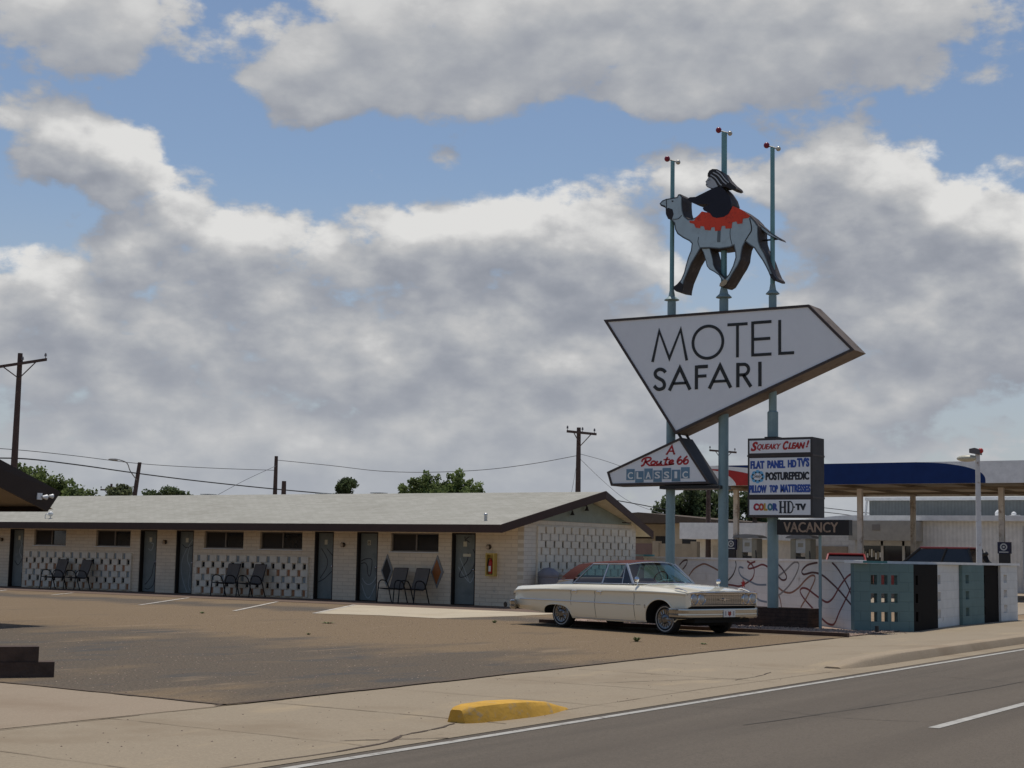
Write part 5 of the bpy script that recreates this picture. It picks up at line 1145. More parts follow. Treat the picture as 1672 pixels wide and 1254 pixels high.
for sy in (-1,1):
    mb = MB(); mb.quad((.425,sy*.861,.955),(-.04,sy*.833,.93),(-.14,sy*.815,.86),(.39,sy*.868,.868)); part(mb, 'pillar_panel', SILV)
    mb = MB(); mb.tube([(.425,sy*.866,.953),(-.04,sy*.838,.928)], .008, 6); mb.box(.03,.17,sy*.848-.004,sy*.848+.006,.965,.98); part(mb, 'pillar_trim', CHROME)
    # side glass: rear door, front door, vent
    b0, b1, b2, b3, b4 = (.42,.862,.885), (1.235,.865,.89), (1.265,.865,.89), (1.80,.858,.895), (2.09,.845,.905)
    t0, t1, t2, t3, t4 = (.775,.652,1.268), (1.21,.655,1.278), (1.24,.655,1.278), (1.69,.653,1.28), (1.715,.65,1.278)
    S = lambda p: (p[0],p[1]*sy,p[2])
    for nm_, q in (('rear_side_window',(b0,b1,t1,t0)),('front_side_window',(b2,b3,t3,t2)),('vent_window',(b3,b4,t4,t3))):
        mb = MB(); mb.quad(*[S(p) for p in q]); part(mb, nm_, GLASS)
    mb = MB()
    for a, b, r in ((b0,t0,.014),(lerp(b1,b2,.5),lerp(t1,t2,.5),.017),(b3,t3,.008),(b4,t4,.021),(b0,b4,.012),(t0,t4,.015)): mb.tube([S(a),S(lerp(a,b,.5)),S(b)], r, 6)
    part(mb, 'window_frame', SILV, car, 60)
    mb = MB(); mb.tube([S(lerp(b4,(2.11,.84,.90),.5)),S((1.73,.655,1.285))], .024, 6); part(mb, 'windscreen_pillar', SILV, car, 60)
mb = MB(); n = 12
for i in range(n):
    def ws(k, t):
        v = -1+2*k/n; b = (2.10+.28*(1-v*v)**.8, .84*v, .915+.015*(1-v*v)); tt = (1.735+.10*(1-abs(v)**2.4), .645*v, 1.275+.052*(1-abs(v)**2.4)); return lerp(b,tt,t)
    for j in range(4): mb.quad(ws(i,j/4), ws(i+1,j/4), ws(i+1,(j+1)/4), ws(i,(j+1)/4))
part(mb, 'windscreen', GLASS, car, 60)
mb = MB(); mb.tube([ws(k,0) for k in range(n+1)], .013, 6); mb.tube([ws(k,1) for k in range(n+1)], .014, 6); part(mb, 'windscreen_trim', CHROME, car, 60)
mb = MB()
for i in range(n):
    def rw(k, t):
        v = -1+2*k/n; b = (-.08-.22*(1-v*v), .81*v, .885); tt = (.34-.06*(1-abs(v)**2.4), .62*v, 1.245+.05*(1-abs(v)**2.4)); return lerp(b,tt,t)
    mb.quad(rw(i,0), rw(i,1), rw(i+1,1), rw(i+1,0))
part(mb, 'rear_window', GLASS, car, 60)
mb = MB(); mb.add([(-.2,-.78,.905),(2.1,-.80,.905),(2.34,-.3,.925),(2.34,.3,.925),(2.1,.80,.905),(-.2,.78,.905)], ((0,1,2,3,4,5),)); part(mb, 'cabin_floor', UNDER)
for nm_, x, z in (('rear_seat',.25,1.00),('front_seat',1.15,1.0)):
    mb = MB(); P = spline([(x-.09,0,.90),(x-.10,0,z-.04),(x-.05,0,z),(x+.03,0,z-.02),(x+.08,0,.90)], 4); k = len(P)
    mb.prism([(p.x,-.68,p.z) for p in P], (0,1.36,0)); part(mb, nm_, INT, car, 40)
mb = MB(); mb.box(1.86,2.12,-.74,.74,.90,.955); part(mb, 'dashboard', INT)
mb = MB(); mb.tube([(1.64+.05*math.sin(R(a)),.36+.19*math.cos(R(a)),.985+.16*math.sin(R(a))) for a in range(0,361,20)], .011, 6); mb.tube([(1.64,.36,.985),(1.90,.36,.90)], .015, 6); part(mb, 'steering_wheel', mat('wheel_rim_red', (.20,.04,.035), .4), car, 60)
for sy in (-1,1):
    mb = MB(); b = (2.24,sy*.88,.895) if sy < 0 else (2.75,.84,.87); mb.tube([b,(b[0]-.01,b[1],b[2]+.085)], .012, 6); mb.lathe([(.0,0),(.052,0),(.05,.03),(.02,.06),(0,.065)], (b[0]-.03,b[1],b[2]+.105), 'x', 14); part(mb, 'mirror', CHROME, car, 40)
    mb = MB(); mb.tube([(2.30,sy*.42,.945),(2.2,sy*.15,.99),(2.18,sy*-.1,1.0)], .007, 5); part(mb, 'wiper', CHROME)
WW = mat('whitewall', (.46,.44,.40), .7)
for x in (0,2.89):
    for sy in (-1,1):
        mb = MB(); o = (x,0,.285); y = lambda h: sy*h
        mb.lathe([(.185,y(.62)),(.255,y(.615)),(.283,y(.645)),(.287,y(.70)),(.283,y(.765)),(.262,y(.80)),(.225,y(.806)),(.19,y(.79)),(.18,y(.77))], o, 'y', 36); w_ = part(mb, 'wheel', RUB, car, 40); recalc(w_)
        mb = MB(); mb.lathe([(.216,y(.803)),(.223,y(.8085)),(.230,y(.8085)),(.236,y(.803))], o, 'y', 36); part(mb, 'whitewall', WW, w_, 40)
        mb = MB(); mb.lathe([(.195,y(.775)),(.196,y(.795)),(.180,y(.805)),(.165,y(.798)),(.10,y(.800)),(.085,y(.815)),(.06,y(.828)),(.03,y(.832)),(0,y(.832))], o, 'y', 36)
        for k in range(14):
            a = 2*math.pi*k/14; d1 = Vector((math.cos(a),0,math.sin(a))); mb.tube([Vector(o)+d1*.09+Vector((0,y(.806),0)), Vector(o)+d1*.16+Vector((0,y(.806),0))], .006, 5, 1)
        for k in range(3):
            a = 2*math.pi*k/3+.5; d1 = Vector((math.cos(a),0,math.sin(a))); mb.tube([Vector(o)+Vector((0,y(.832),0)), Vector(o)+d1*.075+Vector((0,y(.826),0))], .012, 6)
        part(mb, 'hubcap', [mat('hubcap_chrome', (.20,.20,.205), .28, 1.0, var=.04), mat('hubcap_grey', (.5,.5,.5), .25, 1.0)], w_, 40)
mb = MB(); mb.box(.2,3.3,-.45,.45,.17,.24); mb.box(-1.2,.2,-.45,.45,.32,.36); mb.tube([(0,-.62,.285),(0,.62,.285)], .05, 8); mb.tube([(2.89,-.62,.285),(2.89,.62,.285)], .04, 8); mb.box(3.3,3.6,-.75,.75,.24,.34); mb.tube([(-.3,.3,.17),(-1.3,.35,.26)], .03, 8); part(mb, 'chassis', UNDER)

# ------------------------------------------------------------------ filling station
CB = mat('canopy_blue', (.008,.030,.125), .6, spec=.2); CR = mat('canopy_red', (.42,.018,.014), .45); CW = mat('canopy_white', (.76,.76,.74), .5); CTAN = mat('canopy_tan', (.58,.49,.37), .8); CDK = mat('canopy_beam', (.30,.24,.17), .8); STEELT = m_worn('tan_steel', (.66,.59,.50), (.30,.22,.15), (.5,.7), .6, 2)
can = thing('station_canopy', 'wide filling station canopy with white, red and blue fascia', 'canopy', (65,15,0))
mb = MB(); cy0, cy1, cx0, cx1, cz0, cz1 = 6.5, 28.9, 58.9, 70.5, 4.48, 5.33
mb.box(cx0,cx0+.12,cy0,cy1,cz0,cz1); mb.box(cx0+.12,cx1,cy0,cy0+.12,cz0,cz1); mb.box(cx0+.12,cx1,cy1-.12,cy1,cz0,cz1); mb.box(cx1,cx1+.12,cy0,cy1,cz0,cz1); cf = mb.build('fascia', CW, can)
mb = MB(); fx = lambda y, z, o: (cx0-o, y, z)
cv = [(27.9,5.33),(19.2,5.33)]+[(p.x,p.y) for p in spline([(19.2,5.325,0),(18.2,5.27,0),(17.3,5.12,0),(16.75,4.92,0),(16.55,4.72,0),(16.52,4.482,0)], 6)]+[(23.6,4.482)]+[(p.x,p.y) for p in spline([(23.6,4.482,0),(24.2,4.85,0),(25.4,5.08,0),(26.6,5.23,0),(27.9,5.327,0)], 6)]
mb.prism([fx(y,z,.006) for y, z in cv], (.005,0,0), 0)
rd = [(p.x,p.y) for p in spline([(28.5,5.20,0),(27.4,5.15,0),(26.4,4.98,0),(25.4,4.75,0),(24.7,4.482,0)], 6)]+[(p.x,p.y) for p in spline([(26.95,4.482,0),(27.0,4.62,0),(27.25,4.86,0),(27.7,5.08,0),(28.5,5.18,0)], 6)]
mb.prism([fx(y,z,.009) for y, z in rd], (.008,0,0), 1); mb.build('fascia_stripes', [CB, CR], cf)
mb = MB(); mb.box(cx0+.12,cx1,cy0+.12,cy1-.12,4.62,4.66,0)
for k in range(9): mb.box(cx0+.13,cx1-.01,cy0+1.5+k*2.5,cy0+1.62+k*2.5,4.50,4.619,1)
for x in (62,66.5): mb.box(x,x+.25,cy0+.13,cy1-.13,4.40,4.499,1)
mb.build('canopy_ceiling', [CTAN, CDK], can)
for x, y in ((61.0,27.9),(61.0,22.3),(61.0,16.5),(67.5,22.2),(67.5,11),(61,10.7)):
    mb = MB(); mb.box(x-.10,x+.10,y-.10,y+.10,0,4.40); mb.build('column', STEELT, can)
PUMPM = mat('pump_tan', (.34,.30,.22), .6); PUMPD = mat('pump_dark', (.035,.032,.03), .5); PUMPW = mat('pump_white', (.55,.54,.50), .5); NAVYS = mat('topper_navy', (.02,.02,.05), .5)
def pump(x, y, lab, top=2.3):
    t = thing('gas_pump', lab, 'gas pump', (x,y,0), 'gas pumps under the canopy')
    mb = MB(); mb.box(x-.5,x+.5,y-.45,y+.45,0,.15); mb.build('island', CTAN, t)
    mb = MB(); mb.box(x-.3,x+.3,y-.45,y-.22,.151,top); mb.box(x-.3,x+.3,y+.22,y+.45,.151,top); mb.build('side_panel', PUMPM, t)
    mb = MB(); mb.box(x-.25,x+.25,y-.219,y+.219,.151,1.55); mb.build('cabinet', PUMPD, t)
    mb = MB(); mb.box(x-.28,x+.28,y-.219,y+.219,1.70,top-.02); mb.box(x-.284,x-.281,y-.12,y+.12,1.95,2.12,1); mb.build('display', [PUMPW, PUMPM], t)
    P = [(y+.62*math.cos(R(a)),top+.02+.16*math.sin(R(a))) for a in range(0,181,15)]
    mb = MB(); mb.prism([(x-.45,a,b) for a, b in P], (.9,0,0)); mb.build('top', mat('pump_top_grey', (.22,.22,.22), .5), t)
    mb = MB(); mb.tube(spline([(x-.28,y-.40,1.8),(x-.42,y-.48,1.3),(x-.40,y-.46,.7),(x-.30,y-.35,1.2)], 5), .025, 6); mb.build('hose', PUMPD, t)
pump(61.2,27.35,'gas pump left of the right sign pole under the canopy'); pump(61.2,24.9,'gas pump right of the right sign pole below the vacancy sign'); pump(64.5,15.9,'gas pump at the right edge beside the white truck')
def topper(x, y, lab, zt=2.25):
    t = thing('pump_topper', lab, 'pump sign', (x,y,0), 'dark pump signs with round white logo')
    mb = MB(); mb.box(x-.1,x+.1,y-.2,y+.2,0,zt-.45); mb.build('pedestal', PUMPD, t)
    mb = MB(); mb.box(x-.12,x+.12,y-.24,y+.24,zt-.449,zt); b = mb.build('sign_board', NAVYS, t)
    mb = MB(); mb.lathe([(.09,0),(.14,0),(.14,-.01),(.09,-.01),(.09,0)], (x-.121,y,zt-.19), 'x', 18); mb.lathe([(0,-.004),(.045,-.004)], (x-.121,y,zt-.19), 'x', 10); mb.box(x-.128,x-.122,y-.18,y+.18,zt-.41,zt-.37); mb.build('round_logo', PUMPW, b)
topper(60.9,28.05,'dark pump sign with round logo at the left canopy column'); topper(60.4,16.25,'dark pump sign with round logo beside the white lamp post')
# store
CORR = mat('corrugated_white', (.54,.53,.50), .6); 
def corr(nt, tc, c, b):
    w = nt.nodes.new('ShaderNodeTexWave'); w.wave_type = 'BANDS'; w.bands_direction = 'Y'; w.inputs['Scale'].default_value = 1.6; w.inputs['Distortion'].default_value = 0
    nt.links.new(tc.outputs['Object'], w.inputs['Vector']); bp = nd(nt, 'Bump', Strength=.35, Distance=.02); nt.links.new(w.outputs['Fac'], bp.inputs['Height']); nt.links.new(bp.outputs[0], b.inputs['Normal'])
    return mixc(nt, .12, c, w.outputs['Color'], 'MULTIPLY')
CORRW = mat('rib_white', (.80,.79,.76), .6, build=corr); CORRG = mat('rib_grey', (.19,.205,.20), .6, build=corr); STW = mat('store_white', (.80,.79,.76), .7)
BRW = mat('store_painted_block', (.78,.75,.69), .8, build=brickwork(1,.4,.2,(.75,.72,.68),grime=False))
st = thing('station_store', 'long white ribbed metal filling station store with glass entrance', 'store', (80,22,0))
mb = MB(); mb.box(76,86,5,27.7,-.02,3.48); mb.build('ribbed_wall', CORRW, st)
mb = MB(); mb.box(76,86,27.702,32.5,-.02,3.45); mb.build('block_wall', BRW, st)
mb = MB(); mb.box(75.6,86.2,4.8,28.5,3.482,3.75); mb.prism([(75.6,28.5,3.482),(75.6,32.8,3.16),(75.6,32.8,3.36),(75.6,28.5,3.75)], (10.6,0,0)); mb.build('roof_edge', STW, st)
mb = MB(); mb.box(75.93,75.98,28.45,30.3,0,2.15); mb.build('garage_door', mat('garage_tan', (.42,.34,.25), .7), st)
mb = MB(); mb.box(74.2,75.99,24.5,27.75,2.45,3.44); mb.box(74.17,74.198,26.1,26.5,2.95,3.25,1); mb.build('entrance_hood', [mat('hood_grey', (.38,.36,.32), .7), mat('hood_panel', (.24,.22,.20), .7)], st)
mb = MB()
for y in (27.6,26.25,25.15,24.6): mb.box(74.9,75.0,y-.06,y+.06,0,2.449)
mb.box(74.9,75.0,24.66,27.54,2.2,2.449); e = mb.build('entrance_frame', mat('frame_light', (.50,.49,.46), .5), st)
mb = MB(); mb.box(75.02,75.04,24.66,27.54,0,2.199); mb.build('entrance_glass', WINGLASS, e)
mb = MB(); 
for k in range(10): mb.box(75.0,75.015,26.35+k*.11,26.42+k*.11,rnd.uniform(1.5,1.7),rnd.uniform(1.8,2.1), k % 2)
mb.build('window_posters', [STW, PUMPM], e)
mb = MB(); mb.box(75.8,75.98,7,18.9,0,3.0); mb.box(75.78,75.799,17.0,18.0,0,2.0,1); mb.box(75.77,75.799,16.2,16.8,1.2,2.1,2); mb.build('side_bay', [mat('bay_tan', (.30,.265,.21), .8), PUMPD, PUMPW], st)
for y, r in ((20.8,.22),(20.1,.12)):
    mb = MB(); mb.sphere((76.5,y,3.85), r, 10, 8); mb.box(76.45,76.55,y-.3,y+.2,3.75,3.80); mb.build('roof_vent', WHITEM, st, smooth=40)
gs = thing('metal_shed', 'tall dark grey ribbed metal shed behind the station store', 'shed', (92,20,0))
mb = MB(); mb.box(88,100,3,31.6,0,5.0); mb.build('ribbed_wall', CORRG, gs)
mb = MB(); mb.box(87.8,100.2,2.8,31.8,5.002,5.18); mb.build('roof_edge', STW, gs)
mb = MB(); mb.tube([(87.9,31.7,5.0),(87.8,31.75,4.3),(87.8,31.75,2)], .07, 8); mb.build('downpipe', STW, gs)
# buildings behind the left sign pole
KI = thing('white_kiosk', 'low white flat-topped kiosk with overhanging white parapet left of the pumps', 'kiosk', (73,33,0))
mb = MB(); mb.box(70,77,30.45,35.17,2.37,3.19); mb.build('parapet', STW, KI)
mb = MB(); mb.box(71,77,30.7,34.7,0,2.369); mb.box(70.96,70.99,33.0,33.75,0,2.05,1); mb.build('wall', [mat('kiosk_cream', (.74,.68,.58), .8), mat('kiosk_door', (.60,.54,.44), .7)], KI)
for y in (32.55, 31.75): mb = MB(); mb.box(70.85,70.99,y,y+.28,1.80,2.2); mb.build('meter_box', mat('meter_grey', (.2,.19,.18), .6), KI)
H = thing('tan_house', 'tan stucco house with low flat brown roof and dark porch behind the motel gable', 'house', (80,40,0))
TANW = mat('tan_stucco', (.52,.42,.29), .85, bump=.3)
mb = MB(); mb.box(78,88,37.0,39.6,0,3.35); mb.box(80.5,88,39.602,46,0,3.35); mb.build('wall', TANW, H)
mb = MB(); mb.prism([(77.3,36.6,3.352),(77.3,46.6,3.352),(77.3,46.6,3.55),(77.3,41.5,3.96),(77.3,36.6,3.55)], (11,0,0)); mb.build('roof', mat('house_roof', (.10,.075,.055), .9), H)
for x, y0, y1, z0, z1 in ((80.45,40.5,42,1.0,2.65),(77.96,38.0,39.0,.3,2.85)): mb = MB(); mb.box(x,x+.03,y0,y1,z0,z1); mb.build('window', BLACKP, H)
fn = thing('block_fence', 'tan and pink block fence behind the motel gable', 'fence', (58,31,0))
mb = MB(); 
for k, y in enumerate((28.4,30.2,32.0,33.8,35.6)): mb.box(57.9,58.1,y+.15,y+1.799,0,2.0,k % 2)
for y in (28.4,30.2,32.0,33.8,35.6): mb.box(57.85,58.15,y-.148,y+.148,0,2.1,0)
mb.build('fence_body', [mat('fence_tan', (.36,.29,.2), .9), mat('fence_pink', (.20,.13,.105), .9)], fn)
# lamp post on the forecourt
t = thing('lamp_post', 'white forecourt lamp post with a flat lamp head in front of the blue canopy', 'street lamp', (48,13.7,0))
mb = MB(); mb.lathe([(0,0),(.13,0),(.13,.3),(.10,.35),(.075,4.82),(0,4.82)], (48,13.7,0), 'z', 12); mb.build('post', m_worn('post_white', (.62,.60,.57), (.35,.27,.22), (.56,.66), .6, 4), t, smooth=40)
mb = MB(); mb.sphere((48,14.02,4.70), .30, 16, 10, 0, (.55,1.15,.36)); mb.build('lamp_head', mat('lamp_head_cream', (.50,.47,.36), .4), t, smooth=60)
mb = MB(); mb.prism([(47.85,13.60,4.80),(47.85,13.92,4.86),(47.85,13.92,4.99),(47.85,13.75,5.02),(47.85,13.60,4.96)], (.3,0,0), 0); mb.sphere((48,13.60,4.93), .085, 10, 8, 1); mb.build('lamp_driver', [mat('driver_grey', (.12,.11,.11), .5), CR], t)
# vehicles beyond the wall
def vehicle(name, lab, cat, x, y, rot, L0, W, body_c, prof, cab, bed=None):
    """side profile prof (x,z) for the body, cab (x,z) for the glasshouse; x forward"""
    t = thing(name, lab, cat, (x,y,0), None, rot); pm = mat('paint_'+name, body_c, .3, coat=.5, var=.03)
    mb = MB(); mb.prism([(a,-W/2,z) for a, z in prof], (0,W,0)); b = mb.build('body', pm, t, smooth=25, local=True)
    bv = b.modifiers.new('bevel', 'BEVEL'); bv.width = .06; bv.segments = 3
    mb = MB(); n = len(cab); wi = [W/2-.06 if z < cab[0][1]+.05 else W/2-.20 for _, z in cab]
    Lf = [(a,w_,z) for (a,z), w_ in zip(cab,wi)]; Rt = [(a,-w_,z) for (a,z), w_ in zip(cab,wi)]
    mb.add(Lf+Rt, [(i,(i+1) % n,n+(i+1) % n,n+i) for i in range(n)]+[tuple(range(n-1,-1,-1)),tuple(range(n,2*n))]); o = mb.build('cabin_glass', WINGLASS, t, local=True); recalc(o)
    top = max(z for _, z in cab); tp = [(a,w_) for (a,z), w_ in zip(cab,wi) if z > top-.08]; a0, a1 = min(p[0] for p in tp), max(p[0] for p in tp); w_ = tp[0][1]
    mb = MB(); mb.box(a0-.03,a1+.03,-w_-.02,w_+.02,top-.02,top+.05); o = mb.build('cabin_roof', pm, t, local=True); bv = o.modifiers.new('bevel', 'BEVEL'); bv.width = .03; bv.segments = 2
    mb = MB()
    lo = [p for p in cab if p[1] < cab[0][1]+.05]; l0, l1 = min(p[0] for p in lo), max(p[0] for p in lo)
    for s in (-1,1):
        for f in (0,.45,1):
            mb.tube([(l0+(l1-l0)*f, s*(W/2-.055), cab[0][1]), (a0+(a1-a0)*f, s*(w_+.01), top)], .04, 6)
    mb.build('roof_pillar', pm if name != 'pickup_truck' else BLACKP, t, local=True)
    for wx in (-L0*.31,L0*.31):
        for s in (-1,1):
            mb = MB(); mb.lathe([(.2,s*(W/2-.22)),(.36,s*(W/2-.21)),(.38,s*(W/2-.1)),(.36,s*(W/2+.005)),(.22,s*(W/2+.01)),(.2,s*(W/2-.03)),(0,s*(W/2-.03))], (wx,0,.38), 'y', 20, 0); mb.build('wheel', RUB, t, smooth=40, local=True)
    mb = MB(); mb.box(L0/2-.03,L0/2+.02,-W/2+.1,-W/2+.4,.75,.92); mb.box(L0/2-.03,L0/2+.02,W/2-.4,W/2-.1,.75,.92); mb.build('headlight', WHITEM, t, local=True)
    for s in (-1,1):
        mb = MB(); mb.box(l1-.35,l1-.2,s*(W/2+.02)-.0,s*(W/2+.02)+s*.16 if s > 0 else s*(W/2+.02),1.15,1.32) if s > 0 else mb.box(l1-.35,l1-.2,-(W/2+.18),-(W/2+.02),1.15,1.32); mb.build('wing_mirror', BLACKP, t, local=True)
    return t
vehicle('pickup_truck', 'dark red crew cab pickup truck parked behind the mural wall', 'pickup truck', 52.6, 15.95, R(90), 4.4, 1.95, (.17,.018,.018),
 [(-1.8,.45),(2.45,.45),(2.5,.8),(2.45,1.12),(1.45,1.30),(-.95,1.33),(-1.0,1.33),(-1.8,1.33)], [(-1.0,1.30),(1.55,1.30),(.85,1.86),(.55,1.90),(-.6,1.90),(-.8,1.86)])
vehicle('red_car', 'small bright red car parked in front of the tan garage door', 'car', 57.5, 21.6, R(200), 4.2, 1.75, (.32,.022,.018),
 [(-2.1,.35),(2.1,.35),(2.1,.7),(1.9,.92),(1.0,1.05),(-1.2,1.12),(-2.05,1.08)], [(-1.75,1.06),(1.1,1.03),(.45,1.62),(.2,1.66),(-1.0,1.66),(-1.3,1.60)])
t = thing('box_truck', 'white box truck at the right edge of the picture', 'truck', (66,13,0))
mb = MB(); mb.box(63.5,66.2,6.5,16.35,.75,2.95); mb.build('cargo_box', WHITEP, t)
mb = MB(); mb.box(63.45,63.499,15.9,16.3,.4,.75); mb.box(63.6,66.1,6.6,16.2,.5,.749); mb.build('chassis', PUMPD, t)
for y in (15.3,8.5):
    mb = MB(); mb.lathe([(0,0),(.5,0),(.52,.05),(.52,.3),(0,.3)], (63.55,y,.5), 'x', 20); mb.build('wheel', RUB, t, smooth=40)
# a person beyond the wall, bending forward
sk = [((0,0,.92),.15),((.05,0,1.12),.15),((.13,0,1.34),.17),((.22,0,1.47),.07),((.29,0,1.58),.10),((.30,0,1.68),.095),
 ((.10,.17,1.36),.07),((.20,.24,1.12),.05),((.38,.20,.98),.04),((.10,-.17,1.36),.07),((.20,-.24,1.12),.05),((.38,-.20,.98),.04),
 ((0,.10,.88),.10),((.04,.12,.48),.075),((-.03,.12,.08),.05),((.12,.12,.03),.04),((0,-.10,.88),.10),((-.02,-.12,.48),.075),((-.10,-.12,.08),.05),((.06,-.12,.03),.04)]
ed = [(0,1),(1,2),(2,3),(3,4),(4,5),(2,6),(6,7),(7,8),(2,9),(9,10),(10,11),(0,12),(12,13),(13,14),(14,15),(0,16),(16,17),(17,18),(18,19)]
me = bpy.data.meshes.new('person'); me.from_pydata([p for p, _ in sk], ed, [])
po = bpy.data.objects.new('person', me); col.objects.link(po)
md = po.modifiers.new('s', 'SKIN'); sv = me.skin_vertices[0].data
for v, (_, r) in zip(sv, sk): v.radius = (r, r)
sv[0].use_root = True
ss = po.modifiers.new('u', 'SUBSURF'); ss.levels = 2; ss.render_levels = 2
bpy.context.view_layer.update(); dg = bpy.context.evaluated_depsgraph_get(); nm = bpy.data.meshes.new_from_object(po.evaluated_get(dg)); po.modifiers.clear(); po.data = nm
nm.materials.clear(); nm.materials.append(mat('dark_clothes', (.012,.012,.014), .9))
for p in nm.polygons: p.use_smooth = True
po.location = (50.8,14.0,0); po.rotation_euler = (0,0,R(100)); tag(po, 'person in dark clothes bending forward behind the screen panels by the lamp post', 'person')
mb = MB(); mb.sphere((.30,0,1.72), .115, 12, 8, 0, (1,1,.8)); mb.build('hair', BLACKP, po, smooth=60, local=True)

# ------------------------------------------------------------------ poles and wires
PW_ = m_worn('pole_wood', (.075,.048,.040), (.12,.085,.065), (.5,.75), .85, 4)
def upole(name_lab, x, y, top, r, arm=None, lean=(0,0), armdir=(-.7,.7), armz=-.55, ins=True, tilt=0, cat='utility pole'):
    t = thing('utility_pole', name_lab, cat, (x,y,0), 'wooden utility poles beyond the motel'); lx, ly = lean
    mb = MB(); mb.lathe([(r*1.15,-.1),(r,top*.5),(r*.72,top),(0,top)], (0,0,0), 'z', 10); mb.v = [(vx+x+lx*vz/top, vy+y+ly*vz/top, vz) for vx, vy, vz in mb.v]; mb.build('shaft', PW_, t, smooth=40)
    X, Y = x+lx, y+ly
    if arm:
        d = Vector((*armdir,0)).normalized(); z = top+armz; s = Vector((-d.y,d.x,0)); c = Vector((X,Y,z))-s*(r+.02)
        mb = MB(); d = d+Vector((0,0,tilt)); P = [c-d*arm/2+Vector((0,0,-.07)), c+d*arm/2+Vector((0,0,-.07)), c+d*arm/2+Vector((0,0,.07)), c-d*arm/2+Vector((0,0,.07))]; mb.prism(P, tuple(-s*.11)); 
        for q in (-1,1): mb.tube([c+d*q*arm*.32-s*.12, Vector((X,Y,z-.75))-s*r], .03, 5)
        a = mb.build('crossarm', PW_, t)
        if ins:
            mb = MB()
            for q in (-.47,.05,.47): p = c+d*q*arm; mb.tube([p+Vector((0,0,.06)),p+Vector((0,0,.20))], .02, 5); mb.lathe([(.0,.18),(.075,.18),(.05,.24),(.06,.27),(.03,.34),(0,.34)], p, 'z', 8)
            mb.build('insulator', mat('insulator_grey', (.16,.15,.15), .4), a)
    return t
upole('tall dark utility pole with crossarm at the left edge beyond the brown roof', 50.2, 62.29, 11.06, .165, 2.6, (.0,.0), (.78,-.63), -.55, tilt=.22)
p2 = upole('leaning street-lamp pole beyond the motel roof near the left', 61.2, 66.05, 6.3, .15, None, (.45,-.48))
mb = MB(); mb.tube(spline([(61.6,65.6,5.2),(60.9,65.5,5.75),(60.4,65.3,6.2),(59.4,65.1,6.35)], 5), .03, 6); mb.sphere((59.2,65.05,6.3), .22, 10, 6, 0, (1.6,1,.35)); mb.build('street_lamp_arm', mat('lamp_grey', (.2,.2,.2), .5), p2)
upole('small distant utility pole with crossarm beside the small tree', 100.9, 111.0, 7.42, .15, 2.0, (0,0), (.74,-.67), -.6)
upole('plain tall wooden pole over the middle of the motel roof', 70.8, 63.35, 7.2, .15)
upole('short wooden pole stump just right of the plain tall pole', 59.9, 53.0, 5.0, .16)
upole('brown utility pole with crossarm rising behind the gable end', 77.56, 45.66, 8.98, .17, 2.5, (0,0), (.9,-.2), -.32)
upole('distant utility pole whose crossarm shows either side of the middle sign pole', 108.6, 51.0, 9.93, .16, 3.0, (0,0), (.95,-.31), -.2)
upole('brown wooden pole in front of the tree between the left and middle sign poles', 70.3, 33.7, 5.6, .13)
WIRE = mat('wire_black', (.02,.02,.022), .6); WIREG = mat('wire_grey', (.13,.13,.14), .6)
WIRES = [([(47.84,64.12,5.56),(50.2,62.29,5.76),(55.01,63.49,5.76),(61.62,65.6,5.66),(65.62,64.48,5.39),(70.94,63.19,5.15),(75.06,61.44,4.98),(78.57,60.23,4.96)],.035,WIRE,'thick black cable running from the tall left pole down behind the motel roof'),
 ([(47.81,64.14,6.26),(50.19,62.3,6.19),(54.99,63.5,6.22),(61.62,65.59,6.23),(65.85,64.25,6.2),(70.81,63.33,6.32)],.017,WIRE,'thin wire above the thick cable, between the left poles'),
 ([(70.8,63.35,6.96),(72.22,60.16,6.65),(73.33,57.21,6.33),(74.32,54.23,6.27),(75.4,50.95,6.43),(76.16,47.96,6.79),(77.51,45.74,7.31)],.02,WIREG,'sagging wire from the plain tall pole to the pole behind the gable'),
 ([(70.83,63.31,6.62),(65.89,61.31,5.44),(61.16,59.03,4.31)],.015,WIREG,'guy wire slanting down left from the plain tall pole'),
 ([(77.59,45.61,7.42),(76.64,43.24,6.88),(75.74,40.74,6.13),(74.91,38.01,5.1)],.016,WIREG,'upper wire from the gable pole towards the left sign pole'),
 ([(77.59,45.61,7.16),(76.65,43.23,5.57),(73.82,40.08,4.39),(73.01,37.33,3.63)],.014,WIREG,'lower wire from the gable pole dropping behind the pennant sign'),
 ([(61.11,34.14,4.0),(63.55,33.85,3.84),(65.89,33.69,3.66)],.022,WIRE,'dark wire from the gable peak to the tan house'),
 ([(77.5,45.76,6.73),(75.66,44.94,5.19),(75.59,45.06,4.76)],.012,WIREG,'guy wire at the foot of the pole behind the gable'),
 ([(102.42,40.12,4.8),(104.83,39.44,4.7),(107.15,38.92,4.56),(111,37.6,4.4)],.025,WIRE,'lower wire right of the reader board under the canopy'),
 ([(102.42,40.12,5.1),(104.83,39.44,5.01),(107.18,38.83,4.91),(111,37.5,4.8)],.025,WIRE,'upper wire right of the reader board under the canopy')]
for P, r, m, lab in WIRES:
    mb = MB(); mb.tube(spline(P, 5), r, 5); tag(mb.build('power_line', m), lab, 'wire', 'overhead wires')

